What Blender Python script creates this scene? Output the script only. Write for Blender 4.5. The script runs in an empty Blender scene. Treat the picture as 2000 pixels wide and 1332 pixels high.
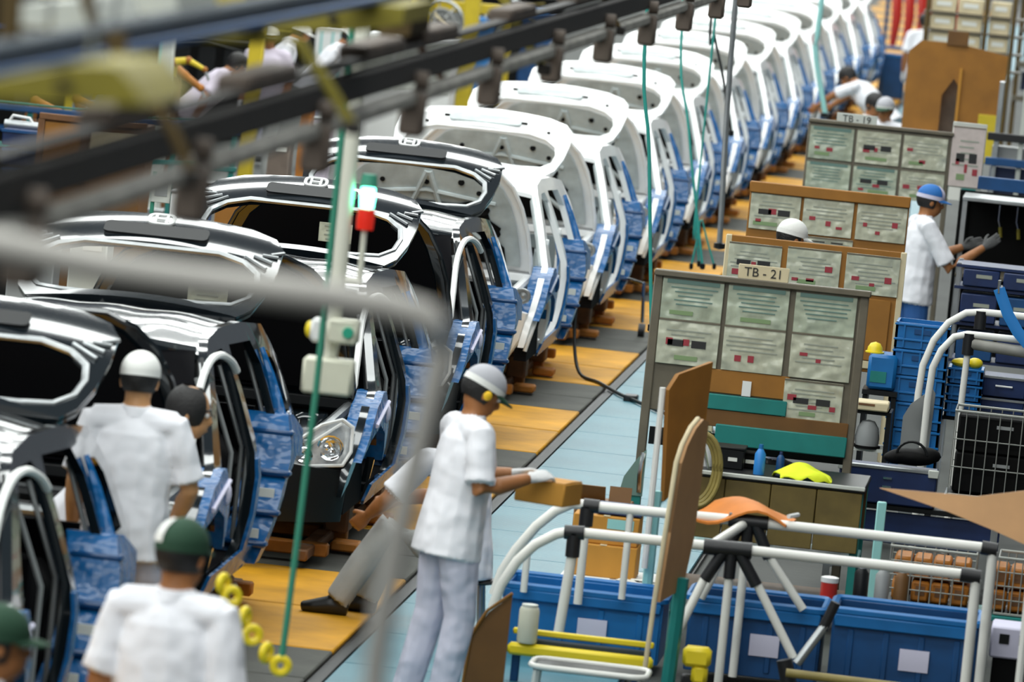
import bpy, bmesh, math, random
from mathutils import Vector, Matrix, geometry
from mathutils.bvhtree import BVHTree

V = Vector
PI = math.pi
SC = bpy.context.scene
COL = SC.collection
random.seed(7)

# ---------------------------------------------------------------- camera
CAM_R = V((0.98945879, 0.10577603, 0.0989077))
CAM_U = V((-0.10765553, 0.08045642, 0.99092737))
CAM_F = V((-0.09685861, 0.99112976, -0.09099568))
CAM_P = V((0, 0, 4.4))
FPX = 11900.0                      # focal length in pixels of the 2000 x 1332 frame
cam_data = bpy.data.cameras.new('camera')
cam = bpy.data.objects.new('camera', cam_data)
COL.objects.link(cam)
m = Matrix.Identity(4)
for i in range(3):
    m[i][0] = CAM_R[i]; m[i][1] = CAM_U[i]; m[i][2] = -CAM_F[i]; m[i][3] = CAM_P[i]
cam.matrix_world = m
cam_data.sensor_width = 36
cam_data.lens = FPX / 2000 * 36
cam_data.clip_end = 600
cam_data.dof.use_dof = True
cam_data.dof.focus_distance = 37
cam_data.dof.aperture_fstop = 3.8
SC.camera = cam

# ---------------------------------------------------------------- light
world = bpy.data.worlds.new('hall_light')
SC.world = world
world.use_nodes = True
bg = world.node_tree.nodes['Background']
bg.inputs[0].default_value = (0.80, 0.90, 1.0, 1)
bg.inputs[1].default_value = 0.06
for i in range(44):                 # rows of fluorescent tubes under the hall roof
    ld = bpy.data.lights.new('tube_row', 'AREA')
    ld.shape = 'RECTANGLE'; ld.size = 14; ld.size_y = 1.3
    ld.energy = 225
    ld.color = (0.96, 1.0, 0.97)
    lo = bpy.data.objects.new('tube_row', ld)
    lo.location = (-6.6, 4 + i * 4.0, 7.2)
    COL.objects.link(lo)
SC.view_settings.view_transform = 'Standard'
SC.view_settings.look = 'None'
SC.view_settings.gamma = 1
SC.view_settings.use_curve_mapping = False
SC.view_settings.exposure = 0.95


def W(px, py, Y):
    """point of the hall seen at a pixel of the photograph, at distance Y down the line"""
    d = (px - 1000) * CAM_R - (py - 666) * CAM_U + FPX * CAM_F
    return CAM_P + d * (Y / d.y)


def wx(px, py, Y):
    return W(px, py, Y).x


# ---------------------------------------------------------------- materials
MATS = {}


def mat(name, col, rough=0.5, metal=0.0, var=0.0, scale=8.0, bump=0.0, bscale=60.0, coat=0.0, emit=0.0, spec=0.5,
        alpha=1.0, trans=0.0, lines=None, bdist=0.01):
    if name in MATS:
        return MATS[name]
    mt = bpy.data.materials.new(name)
    mt.use_nodes = True
    nt = mt.node_tree
    b = nt.nodes['Principled BSDF']
    c = (col[0], col[1], col[2], 1)
    b.inputs['Base Color'].default_value = c
    b.inputs['Roughness'].default_value = rough
    b.inputs['Metallic'].default_value = metal
    b.inputs['Specular IOR Level'].default_value = spec
    b.inputs['Coat Weight'].default_value = coat
    b.inputs['Coat Roughness'].default_value = 0.04
    if trans:
        b.inputs['Transmission Weight'].default_value = trans
    if alpha < 1:
        b.inputs['Alpha'].default_value = alpha
    if emit:
        b.inputs['Emission Color'].default_value = c
        b.inputs['Emission Strength'].default_value = emit
    tc = nt.nodes.new('ShaderNodeTexCoord')
    if var:
        n = nt.nodes.new('ShaderNodeTexNoise')
        n.inputs['Scale'].default_value = scale
        n.inputs['Detail'].default_value = 5
        nt.links.new(tc.outputs['Object'], n.inputs['Vector'])
        r = nt.nodes.new('ShaderNodeValToRGB')
        r.color_ramp.elements[0].position = 0.3
        r.color_ramp.elements[1].position = 0.7
        r.color_ramp.elements[0].color = tuple(max(0, x * (1 - var)) for x in col[:3]) + (1,)
        r.color_ramp.elements[1].color = tuple(min(1, x * (1 + var)) for x in col[:3]) + (1,)
        nt.links.new(n.outputs['Fac'], r.inputs['Fac'])
        nt.links.new(r.outputs['Color'], b.inputs['Base Color'])
    if bump:
        bp = nt.nodes.new('ShaderNodeBump')
        bp.inputs['Strength'].default_value = bump
        bp.inputs['Distance'].default_value = bdist
        if lines:
            t = nt.nodes.new('ShaderNodeTexWave')
            t.bands_direction = lines
            t.inputs['Scale'].default_value = bscale
            t.inputs['Distortion'].default_value = 0.4
            out = t.outputs['Fac']
        else:
            t = nt.nodes.new('ShaderNodeTexNoise')
            t.inputs['Scale'].default_value = bscale
            t.inputs['Detail'].default_value = 4 if bdist <= .01 else 1
            out = t.outputs['Fac']
        nt.links.new(tc.outputs['Object'], t.inputs['Vector'])
        nt.links.new(out, bp.inputs['Height'])
        nt.links.new(bp.outputs['Normal'], b.inputs['Normal'])
    MATS[name] = mt
    return mt


M_BLACK = mat('black_car_paint', (0.008, 0.013, 0.017), 0.12, 0.3, coat=1.0)
M_WHITE = mat('white_car_paint', (0.93, 0.94, 0.94), 0.3, 0.0, var=0.03, scale=6, coat=0.4)
M_PRIMSHADE = mat('primer_and_shade_grey', (0.50, 0.55, 0.55), 0.6, 0.0, var=0.18, scale=7)  # primer, and the shade on white cabin and pillars put into colour
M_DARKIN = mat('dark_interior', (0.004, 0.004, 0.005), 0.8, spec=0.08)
M_DARKTRIM = mat('dark_plastic', (0.009, 0.010, 0.011), 0.4, spec=0.25)
M_GREYTRIM = mat('grey_trim', (0.30, 0.31, 0.31), 0.5)
M_COVER = mat('blue_protective_cover', (0.004, 0.105, 0.31), 0.25, 0.0, var=0.22, scale=7, bump=0.45, bscale=14, bdist=0.03)
M_COVERD = mat('navy_cover_strap', (0.003, 0.05, 0.16), 0.3)
M_CHROME = mat('bright_metal', (0.85, 0.87, 0.88), 0.12, 1.0)
M_OPENFILL = mat('dark_opening_fill', (0.003, 0.003, 0.004), 0.6, spec=0.02)  # opaque matte black standing for the darkness inside the cabin
M_STEEL = mat('dull_steel', (0.42, 0.44, 0.45), 0.35, 0.8, var=0.15)
M_LENS = mat('headlight_lens', (0.75, 0.78, 0.80), 0.05, 0.0, trans=0.9)
M_LAMPIN = mat('lamp_reflector', (0.80, 0.82, 0.83), 0.25, 0.5, var=0.2, scale=25)
M_SEAL = mat('white_seal', (0.85, 0.86, 0.84), 0.35)
M_PAPER = mat('paper', (0.80, 0.80, 0.74), 0.7)
M_SLEEVE = mat('sleeved_paper', (0.52, 0.53, 0.41), 0.16, 0.0, var=0.16, scale=14, bump=0.9, bscale=11, bdist=0.03, coat=0.8)
M_SLEEVE2 = mat('sleeved_paper_green', (0.43, 0.48, 0.37), 0.16, 0.0, var=0.2, scale=12, bump=0.9, bscale=10, bdist=0.03, coat=0.8)
M_SLEEVE3 = mat('pink_paper', (0.62, 0.53, 0.50), 0.4, 0.0, var=0.1, scale=12)
M_INK = mat('grey_print', (0.34, 0.36, 0.30), 0.6)
M_INKD = mat('black_print', (0.02, 0.02, 0.02), 0.6)
M_INKG = mat('green_print', (0.22, 0.32, 0.15), 0.6)
M_INKT = mat('teal_print', (0.14, 0.24, 0.21), 0.6)
M_RED = mat('red_print', (0.34, 0.035, 0.05), 0.6)
M_CLOTH = mat('white_cotton', (0.88, 0.88, 0.93), 0.85, 0.0, var=0.03, scale=10, bump=0.8, bscale=8, bdist=0.04)
M_TROUS = mat('pale_grey_trousers', (0.60, 0.60, 0.72), 0.85, 0.0, var=0.05, scale=9, bump=0.9, bscale=8, bdist=0.05)
M_GREYCL = mat('grey_work_cloth', (0.42, 0.43, 0.42), 0.85, 0.0, var=0.1, scale=8, bump=0.4, bscale=8)
M_LILAC = mat('lilac_cotton', (0.62, 0.56, 0.66), 0.85, bump=0.4, bscale=9)
M_BLUEJEAN = mat('blue_trousers', (0.03, 0.12, 0.36), 0.85, bump=0.4, bscale=9)
M_SKIN = mat('skin', (0.36, 0.145, 0.05), 0.5, 0.0, var=0.12, scale=14)
M_SKIN2 = mat('lighter_skin', (0.52, 0.27, 0.12), 0.5, 0.0, var=0.1, scale=14)
M_SHOE = mat('black_leather', (0.012, 0.012, 0.012), 0.35)
M_HAIR = mat('black_hair', (0.008, 0.007, 0.007), 0.5, bump=0.6, bscale=120)
M_CAPW = mat('white_cap', (0.85, 0.85, 0.82), 0.8, bump=0.2, bscale=150)
M_CAPGREY = mat('grey_mesh_cap', (0.48, 0.48, 0.52), 0.8, bump=0.3, bscale=200)
M_CAPG = mat('dark_green_cap', (0.015, 0.06, 0.03), 0.8, bump=0.2, bscale=150)
M_CAPB = mat('blue_cap', (0.02, 0.16, 0.50), 0.7, bump=0.2, bscale=150)
M_CAPL = mat('lilac_cap_panel', (0.68, 0.66, 0.82), 0.7)
M_GLOVE = mat('white_glove', (0.72, 0.72, 0.72), 0.9, bump=0.5, bscale=90)
M_GLOVED = mat('grey_glove', (0.12, 0.12, 0.12), 0.9, bump=0.5, bscale=90)
M_EYE = mat('eye_white', (0.8, 0.8, 0.8), 0.2)
M_PUPIL = mat('dark_iris', (0.02, 0.01, 0.005), 0.2)
M_PLUG = mat('yellow_foam', (0.9, 0.55, 0.02), 0.7)
M_YEL = mat('floor_yellow', (0.62, 0.29, 0.003), 0.65, 0.0, var=0.25, scale=2.2, bump=0.2, bscale=40)
M_GREYPL = mat('floor_plate_grey', (0.07, 0.072, 0.06), 0.7, 0.0, var=0.3, scale=2.5, bump=0.3, bscale=40)
M_TEALFL = mat('pale_blue_walkway', (0.052, 0.195, 0.25), 0.38, 0.0, var=0.16, scale=1.4, bump=0.35, bscale=9, lines='Y')
M_CONC = mat('concrete', (0.045, 0.05, 0.045), 0.7, 0.0, var=0.3, scale=0.7, bump=0.2, bscale=12)
M_ORANGE = mat('orange_paint', (0.40, 0.14, 0.012), 0.6, 0.0, var=0.25, scale=6)
M_RUST = mat('brown_steel', (0.16, 0.07, 0.025), 0.6, 0.0, var=0.3, scale=8)
M_TEAL = mat('teal_paint', (0.010, 0.20, 0.18), 0.45, 0.0, var=0.12, scale=6)
M_TEALL = mat('light_teal_paint', (0.30, 0.62, 0.60), 0.4)
M_BROWNB = mat('brown_hardboard', (0.31, 0.128, 0.014), 0.6, 0.0, var=0.14, scale=5)
M_BROWND = mat('dark_hardboard', (0.15, 0.065, 0.012), 0.6, 0.0, var=0.15, scale=5)
M_TAN = mat('tan_hardboard', (0.42, 0.22, 0.085), 0.6, 0.0, var=0.1, scale=4)
M_OLIVEB = mat('olive_bench_board', (0.15, 0.105, 0.025), 0.6, 0.0, var=0.25, scale=6)
M_CARD = mat('cardboard', (0.52, 0.24, 0.03), 0.7, 0.0, var=0.1, scale=5)
M_CARDB = mat('beige_cardboard', (0.66, 0.56, 0.36), 0.7, 0.0, var=0.1, scale=5)
M_FRAME = mat('taupe_frame', (0.14, 0.12, 0.085), 0.5, 0.0, var=0.15)
M_BINB = mat('blue_plastic', (0.006, 0.14, 0.40), 0.4, 0.0, var=0.12, scale=6)
M_BIND = mat('deep_blue_plastic', (0.004, 0.060, 0.19), 0.45, 0.0, var=0.15, scale=6)
M_NAVY = mat('navy_case', (0.008, 0.024, 0.095), 0.45, 0.0, var=0.2, scale=8)
M_PIPE = mat('ivory_coated_pipe', (0.82, 0.81, 0.76), 0.3)
M_JOINT = mat('black_pipe_joint', (0.012, 0.012, 0.014), 0.4)
M_YELP = mat('yellow_plastic', (0.85, 0.66, 0.02), 0.4)
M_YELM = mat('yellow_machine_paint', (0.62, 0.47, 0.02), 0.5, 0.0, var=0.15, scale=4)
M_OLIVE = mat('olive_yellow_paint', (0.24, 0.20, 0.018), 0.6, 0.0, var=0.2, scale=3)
M_OLIVED = mat('olive_brown_strap', (0.10, 0.062, 0.014), 0.7, 0.0, var=0.2, scale=5)
M_BARBLUE = mat('slate_blue_steel', (0.016, 0.028, 0.042), 0.7, 0.0, var=0.2, scale=3)
M_RAIL = mat('greasy_dark_rail', (0.014, 0.011, 0.009), 0.6, 0.0, var=0.3, scale=5)
M_RAILB = mat('dusty_brown_plate', (0.13, 0.10, 0.08), 0.7, 0.0, var=0.3, scale=5)
M_TRAY = mat('pale_grey_tray', (0.30, 0.29, 0.26), 0.6, 0.0, var=0.3, scale=4)
M_PANELW = mat('off_white_panel', (0.58, 0.60, 0.55), 0.5, 0.0, var=0.08, scale=3)
M_HOSE = mat('grey_hose', (0.42, 0.40, 0.37), 0.6, 0.0, var=0.1, scale=3)
M_CABLE = mat('black_cable', (0.012, 0.014, 0.014), 0.5)
M_TEALC = mat('teal_rope', (0.03, 0.33, 0.28), 0.6)
M_GREENC = mat('green_rope', (0.04, 0.26, 0.17), 0.6)
M_POLE = mat('cream_pole', (0.72, 0.72, 0.62), 0.4)
M_BOXC = mat('cream_control_box', (0.68, 0.68, 0.55), 0.45, 0.0, var=0.06)
M_GREENL = mat('lit_green_lens', (0.12, 1.0, 0.55), 0.3, emit=5.0)
M_REDL = mat('red_lens', (0.55, 0.02, 0.01), 0.25, emit=0.25)
M_GREENBTN = mat('green_button', (0.02, 0.35, 0.22), 0.4)
M_REDP = mat('red_paint', (0.55, 0.03, 0.02), 0.35, coat=0.4)
M_WALLB = mat('far_wall', (0.03, 0.035, 0.04), 0.8, 0.0, var=0.3, scale=0.8)
M_HIVIS = mat('hi_vis_cloth', (0.75, 0.85, 0.02), 0.8, bump=0.5, bscale=20)
M_ORCL = mat('orange_sheet', (0.62, 0.19, 0.02), 0.6, 0.0, var=0.12, scale=6)
M_WIRE = mat('grey_wire', (0.36, 0.37, 0.34), 0.4, 0.5)
M_BLACKP = mat('matte_black', (0.004, 0.004, 0.004), 0.7, spec=0.12)
M_WHITEP = mat('white_plastic', (0.82, 0.83, 0.82), 0.4)
M_STRAPB = mat('bright_blue_strap', (0.03, 0.24, 0.65), 0.4)
M_OLHOSE = mat('olive_hose', (0.28, 0.22, 0.06), 0.5, 0.0, var=0.2)


# ---------------------------------------------------------------- mesh helpers
class MB:
    """collects shapes; build() links them as one mesh object"""

    def __init__(self):
        self.v = []; self.f = []; self.mi = []; self.cur = 0

    def add(self, vs, fs):
        o = len(self.v)
        self.v += [V(p) for p in vs]
        self.f += [tuple(i + o for i in f) for f in fs]
        self.mi += [self.cur] * len(fs)
        return self

    def box(self, c, s, rz=0.0, rot=None, ch=0.0):
        c = V(c); hx, hy, hz = s[0] / 2, s[1] / 2, s[2] / 2
        R = rot if rot is not None else Matrix.Rotation(rz, 3, 'Z')
        if ch <= 0:
            vs = [c + R @ V((x * hx, y * hy, z * hz)) for z in (-1, 1) for y in (-1, 1) for x in (-1, 1)]
            fs = [(0, 2, 3, 1), (4, 5, 7, 6), (0, 1, 5, 4), (2, 6, 7, 3), (0, 4, 6, 2), (1, 3, 7, 5)]
            return self.add(vs, fs)
        ch = min(ch, hx * .9, hy * .9, hz * .9)
        vs = []
        idx = {}
        for x in (-1, 1):
            for y in (-1, 1):
                for z in (-1, 1):
                    for k in range(3):
                        p = [x * (hx - ch), y * (hy - ch), z * (hz - ch)]
                        p[k] = (x, y, z)[k] * (hx, hy, hz)[k]
                        idx[(x, y, z, k)] = len(vs)
                        vs.append(c + R @ V(p))
        fs = []
        A = (-1, 1)
        for k in range(3):
            a, b2 = [q for q in range(3) if q != k]
            for s_ in A:
                q = []
                for u, w_ in ((-1, -1), (1, -1), (1, 1), (-1, 1)):
                    t = [0, 0, 0]; t[k] = s_; t[a] = u; t[b2] = w_
                    q.append(idx[(t[0], t[1], t[2], k)])
                fs.append(tuple(q))
        for k in range(3):
            a, b2 = [q for q in range(3) if q != k]
            for u in A:
                for w_ in A:
                    t0 = [0, 0, 0]; t0[a] = u; t0[b2] = w_
                    t1 = list(t0); t0[k] = -1; t1[k] = 1
                    fs.append((idx[(*t0, a)], idx[(*t1, a)], idx[(*t1, b2)], idx[(*t0, b2)]))
        for x in A:
            for y in A:
                for z in A:
                    fs.append((idx[(x, y, z, 0)], idx[(x, y, z, 1)], idx[(x, y, z, 2)]))
        return self.add(vs, fs)

    def rings(self, rings, cap=True, closed=True):
        n = len(rings[0]); vs = [p for r in rings for p in r]; fs = []
        for i in range(len(rings) - 1):
            for j in range(n if closed else n - 1):
                k = (j + 1) % n
                fs.append((i * n + j, i * n + k, (i + 1) * n + k, (i + 1) * n + j))
        if cap and closed:
            fs.append(tuple(range(n - 1, -1, -1)))
            fs.append(tuple((len(rings) - 1) * n + j for j in range(n)))
        return self.add(vs, fs)

    def tube(self, pts, r, n=8, ref=None, cap=True, flat=1.0):
        pts = [V(p) for p in pts]
        rs = r if isinstance(r, (list, tuple)) else [r] * len(pts)
        rr = []
        prev = None
        for i, p in enumerate(pts):
            if i == 0: t = pts[1] - p
            elif i == len(pts) - 1: t = p - pts[i - 1]
            else: t = (pts[i + 1] - p).normalized() + (p - pts[i - 1]).normalized()
            if t.length < 1e-9: t = V((0, 0, 1))
            t.normalize()
            u = V(ref) if ref is not None else (prev if prev is not None else (V((0, 0, 1)) if abs(t.z) < .9 else V((1, 0, 0))))
            u = u - t * u.dot(t)
            if u.length < 1e-6:
                u = t.orthogonal()
            u.normalize(); prev = u
            w_ = t.cross(u)
            q = rs[i]
            if isinstance(q, (list, tuple)): a, b2 = q
            else: a, b2 = q, q * flat
            rr.append([p + u * a * math.cos(2 * PI * k / n) + w_ * b2 * math.sin(2 * PI * k / n) for k in range(n)])
        return self.rings(rr, cap)

    def ball(self, c, r, n=12, m_=8, rot=None):
        c = V(c)
        r = r if isinstance(r, (list, tuple)) else (r, r, r)
        R = rot if rot is not None else Matrix.Identity(3)
        rr = []
        for i in range(1, m_):
            th = PI * i / m_
            rr.append([c + R @ V((r[0] * math.sin(th) * math.cos(2 * PI * k / n), r[1] * math.sin(th) * math.sin(2 * PI * k / n),
                                  -r[2] * math.cos(th))) for k in range(n)])
        o = len(self.v)
        self.rings(rr, False)
        b0 = len(self.v)
        self.add([c + R @ V((0, 0, -r[2])), c + R @ V((0, 0, r[2]))], [])
        L = (m_ - 2) * n
        for k in range(n):
            self.f.append((b0, o + (k + 1) % n, o + k)); self.mi.append(self.cur)
            self.f.append((b0 + 1, o + L + k, o + L + (k + 1) % n)); self.mi.append(self.cur)
        return self

    def lathe(self, prof, c=(0, 0, 0), n=16, axis='Z', cap=True):
        c = V(c); rr = []
        for r, h in prof:
            ring = []
            for k in range(n):
                a = 2 * PI * k / n
                p = V((r * math.cos(a), r * math.sin(a), h))
                if axis == 'Y': p = V((p.x, -p.z, p.y)) if False else V((p.x, p.z, p.y))
                if axis == 'X': p = V((p.z, p.x, p.y))
                ring.append(c + p)
            rr.append(ring)
        return self.rings(rr, cap)

    def prism(self, poly, a, b, plane='XZ'):
        """poly of 2D points extruded from a to b along the remaining axis"""
        def P(p, t):
            return {'XZ': V((p[0], t, p[1])), 'YZ': V((t, p[0], p[1])), 'XY': V((p[0], p[1], t))}[plane]
        n = len(poly)
        vs = [P(p, a) for p in poly] + [P(p, b) for p in poly]
        fs = [tuple(range(n)), tuple(range(2 * n - 1, n - 1, -1))]
        fs += [(i, (i + 1) % n, n + (i + 1) % n, n + i) for i in range(n)]
        return self.add(vs, fs)

    def mesh(self, name, mats, smooth=True, sharp=0.7):
        me = bpy.data.meshes.new(name)
        bm = bmesh.new()
        vs = [bm.verts.new(p) for p in self.v]
        for f, mi in zip(self.f, self.mi):
            try:
                fc = bm.faces.new([vs[i] for i in f])
                fc.material_index = mi; fc.smooth = smooth
            except ValueError:
                pass
        bmesh.ops.recalc_face_normals(bm, faces=bm.faces)
        if smooth:
            for e in bm.edges:
                if len(e.link_faces) == 2 and e.calc_face_angle(0) > sharp:
                    e.smooth = False
        bm.to_mesh(me); bm.free()
        for x in (mats if isinstance(mats, (list, tuple)) else [mats]):
            me.materials.append(x)
        return me

    def build(self, name, mats, parent=None, loc=None, smooth=True, sharp=0.7):
        o = bpy.data.objects.new(name, self.mesh(name, mats, smooth, sharp))
        COL.objects.link(o)
        if parent is not None: o.parent = parent
        if loc is not None: o.location = loc
        return o


def build_each(mb, name, mats, parent=None, **k):
    """one object for each separate piece collected in mb"""
    n = len(mb.v); par = list(range(n))
    def find(i):
        while par[i] != i:
            par[i] = par[par[i]]; i = par[i]
        return i
    for f in mb.f:
        r = find(f[0])
        for i in f[1:]:
            par[find(i)] = r
    groups = {}
    for f, mi in zip(mb.f, mb.mi):
        groups.setdefault(find(f[0]), []).append((f, mi))
    out = []
    for fs in groups.values():
        ids = sorted({i for f, _ in fs for i in f}); rm = {q: i for i, q in enumerate(ids)}
        q = MB(); q.v = [mb.v[i] for i in ids]; q.f = [tuple(rm[i] for i in f) for f, _ in fs]; q.mi = [mi for _, mi in fs]
        out.append(q.build(name, mats, parent, **k))
    return out


def tag(o, label=None, cat=None, group=None, kind=None):
    if label: o['label'] = label
    if cat: o['category'] = cat
    if group: o['group'] = group
    if kind: o['kind'] = kind
    return o


def thing(name, label, cat, loc=(0, 0, 0), rz=0.0, group=None):
    o = bpy.data.objects.new(name, None)
    o.empty_display_size = 0.1
    COL.objects.link(o)
    o.location = loc; o.rotation_euler = (0, 0, rz)
    return tag(o, label, cat, group)


def struct(name, mb, mats, parent=None, **k):
    o = mb.build(name, mats, parent, **k)
    if parent is None: o['kind'] = 'structure'
    return o


KIDS = {}


def copy_tree(o, parent=None):
    c = o.copy(); COL.objects.link(c); c.parent = parent
    for ch in [x for x in o.children]:
        copy_tree(ch, c)
    return c


def smooth_path(pts, n=5):
    P = [V(p) for p in pts]; P = [P[0] * 2 - P[1]] + P + [P[-1] * 2 - P[-2]]
    out = []
    for i in range(1, len(P) - 2):
        a, b2, c, d = P[i - 1], P[i], P[i + 1], P[i + 2]
        for k in range(n):
            t = k / n
            out.append(.5 * ((2 * b2) + (c - a) * t + (2 * a - 5 * b2 + 4 * c - d) * t * t + (3 * b2 - a - 3 * c + d) * t ** 3))
    return out + [P[-2]]


def arc(c, r, a0, a1, n, f):
    """n+1 points; f(u, v) maps circle coordinates to 3D"""
    return [f(c[0] + r * math.cos(a0 + (a1 - a0) * i / n), c[1] + r * math.sin(a0 + (a1 - a0) * i / n)) for i in range(n + 1)]


def rrect(w, h, r, n=5, c=(0, 0)):
    pts = []
    for sx, sy, a in ((1, 1, 0), (-1, 1, PI / 2), (-1, -1, PI), (1, -1, 1.5 * PI)):
        for i in range(n + 1):
            t = a + PI / 2 * i / n
            pts.append((c[0] + sx * (w / 2 - r) + r * math.cos(t), c[1] + sy * (h / 2 - r) + r * math.sin(t)))
    return pts


def inside(p, poly):
    x, y = p; r = False; j = len(poly) - 1
    for i in range(len(poly)):
        xi, yi = poly[i]; xj, yj = poly[j]
        if (yi > y) != (yj > y) and x < (xj - xi) * (y - yi) / (yj - yi) + xi:
            r = not r
        j = i
    return r


def patch(poly, holes, fn, step=0.08, thick=0.03, thick_dir=None):
    """sheet cut to a 2D outline with holes, bent by fn(u, v) -> point, given thickness"""
    vs = []; es = []
    def add_loop(lp):
        L = []
        for i in range(len(lp)):
            a = V(lp[i]); b2 = V(lp[(i + 1) % len(lp)])
            k = max(1, int((b2 - a).length / (step * 1.4)))
            for q in range(k): L.append(a + (b2 - a) * q / k)
        o = len(vs); vs.extend(L)
        es.extend([(o + i, o + (i + 1) % len(L)) for i in range(len(L))])
    add_loop(poly)
    for h in holes: add_loop(h)
    nb = len(vs)
    xs = [p[0] for p in poly]; ys = [p[1] for p in poly]
    bp = list(vs)
    y = min(ys) + step * .5
    while y < max(ys):
        x = min(xs) + step * .5
        while x < max(xs):
            if inside((x, y), poly) and not any(inside((x, y), h) for h in holes):
                if all((q[0] - x) ** 2 + (q[1] - y) ** 2 > (step * .5) ** 2 for q in bp):
                    vs.append(V((x, y)))
            x += step
        y += step
    ov, oe, of, _, _, _ = geometry.delaunay_2d_cdt(vs, es, [], 0, 1e-5)
    faces = []
    for f in of:
        c = sum((ov[i] for i in f), V((0, 0))) / len(f)
        if inside(c, poly) and not any(inside(c, h) for h in holes):
            faces.append(tuple(f))
    P = [V(fn(p[0], p[1])) for p in ov]
    N = [V((0, 0, 0)) for _ in P]
    for f in faces:
        nn = (P[f[1]] - P[f[0]]).cross(P[f[2]] - P[f[0]])
        for i in f: N[i] += nn
    used = sorted({i for f in faces for i in f}); rm = {q: i for i, q in enumerate(used)}
    P0 = [P[i] for i in used]
    if thick_dir is not None:
        P1 = [P[i] + V(thick_dir) * thick for i in used]
    else:
        P1 = [P[i] + (N[i].normalized() if N[i].length else V((0, 0, 0))) * thick for i in used]
    F = [tuple(rm[i] for i in f) for f in faces]
    n = len(P0)
    cnt = {}
    for f in F:
        for i in range(len(f)):
            e = (f[i], f[(i + 1) % len(f)])
            cnt[e] = cnt.get(e, 0) + 1
    side = []
    for (a, b2) in cnt:
        if (b2, a) not in cnt: side.append((a, b2, n + b2, n + a))
    mb = MB()
    mb.add(P0 + P1, F + [tuple(n + i for i in reversed(f)) for f in F] + side)
    return mb


def text_mesh(body, size, mt, parent, loc, rot, name='lettering', ext=0.001):
    cu = bpy.data.curves.new('t', 'FONT')
    cu.body = body; cu.size = size; cu.extrude = ext; cu.align_x = 'CENTER'; cu.align_y = 'CENTER'
    to = bpy.data.objects.new('t', cu); COL.objects.link(to)
    dg = bpy.context.evaluated_depsgraph_get()
    me = bpy.data.meshes.new_from_object(to.evaluated_get(dg))
    me.name = name
    bpy.data.objects.remove(to); bpy.data.curves.remove(cu)
    me.materials.clear(); me.materials.append(mt)
    o = bpy.data.objects.new(name, me); COL.objects.link(o)
    o.parent = parent; o.location = loc; o.rotation_euler = rot
    return o
# ================================================================ floor
fl = MB(); fl.box((-7, 90, -0.12), (52, 176, 0.16))
struct('floor', fl, M_CONC)
wall = MB(); wall.box((-7, 178, 4), (52, 0.3, 8.3))
struct('wall_back', wall, M_WALLB)
conv = MB(); conv.box((-4.99, 85, -0.03), (2.80, 150, 0.04))
conv_o = struct('floor_conveyor', conv, M_DARKTRIM)
pm_y = MB(); pm_y.box((0, 0, 0), (2.66, 1.46, 0.03), ch=0.008)
pm_g = MB(); pm_g.box((0, 0, 0), (2.66, 0.98, 0.026), ch=0.008)
me_y = pm_y.mesh('conveyor_plate', M_YEL); me_g = pm_g.mesh('conveyor_plate', M_GREYPL)
for k in range(-2, 24):
    y0 = 29.9 + 5 * k
    for me, yc in ((me_y, y0 + .74), (me_y, y0 + 2.24), (me_g, y0 + 3.5), (me_g, y0 + 4.5)):
        o = bpy.data.objects.new('conveyor_plate', me); COL.objects.link(o)
        o.parent = conv_o; o.location = (-4.99, yc, 0.002)
trim = MB(); trim.box((-3.60, 85, -0.012), (0.045, 150, 0.04))
struct('trim_1', trim, M_CABLE)
wk = MB(); wk.box((-2.90, 85, -0.03), (1.36, 150, 0.03))
wk_o = struct('floor_walkway', wk, M_DARKTRIM)
wp = MB(); wp.box((0, 0, 0), (1.33, 1.19, 0.02), ch=0.003)
me_w = wp.mesh('walkway_panel', M_TEALFL)
for k in range(100):
    o = bpy.data.objects.new('walkway_panel', me_w); COL.objects.link(o)
    o.parent = wk_o; o.location = (-2.90, 20.6 + 1.2 * k, 0.0)

# ================================================================ cars
WP = [(.25, .82), (.45, .885), (.65, .92), (.85, .93), (.98, .915), (1.05, .89), (1.3, .80), (1.5, .715), (1.6, .66), (1.7, .6)]


def half_w(z):
    for (a, wa), (b2, wb) in zip(WP, WP[1:]):
        if z <= b2:
            t = max(0, (z - a) / (b2 - a))
            return wa + (wb - wa) * t
    return WP[-1][1]


def side_x(y, z):
    k = 1.0
    if y < 1.1: k -= .12 * ((1.1 - y) / 1.1) ** 2
    if y > 3.4: k -= .05 * (y - 3.4) ** 2
    return half_w(z) * k


def wheel_arc(cy, cz, r, n=12):
    return [(cy + r * math.cos(PI * i / n), cz + r * math.sin(PI * i / n)) for i in range(n + 1)]


SIDE = ([(.40, .45), (.42, .62), (.62, .86), (.78, .96), (1.12, 1.03), (1.50, 1.28), (1.92, 1.52), (2.15, 1.585), (2.6, 1.61), (3.3, 1.59),
         (3.98, 1.53), (4.2, 1.34), (4.32, 1.02), (4.38, .85), (4.36, .52), (4.0, .44)] +
        [(p[0], p[1]) for p in wheel_arc(3.52, .44, .42)[1:-1]] +
        [(3.08, .36), (3.02, .31), (1.36, .31), (1.31, .42)] + wheel_arc(.88, .42, .41)[1:-1])
DOOR_F = [(1.30, .44), (1.50, .40), (2.30, .40), (2.40, .50), (2.46, .98), (2.50, 1.44), (2.42, 1.52), (2.18, 1.52), (1.98, 1.46), (1.62, 1.24), (1.36, 1.02), (1.28, .80)]
DOOR_R = [(2.56, .40), (2.98, .40), (3.10, .55), (3.32, .82), (3.42, 1.0), (3.46, 1.36), (3.36, 1.49), (2.68, 1.52), (2.62, 1.44)]
QTR = [(3.62, 1.06), (4.06, 1.06), (3.98, 1.32), (3.86, 1.40), (3.62, 1.42)]


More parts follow.
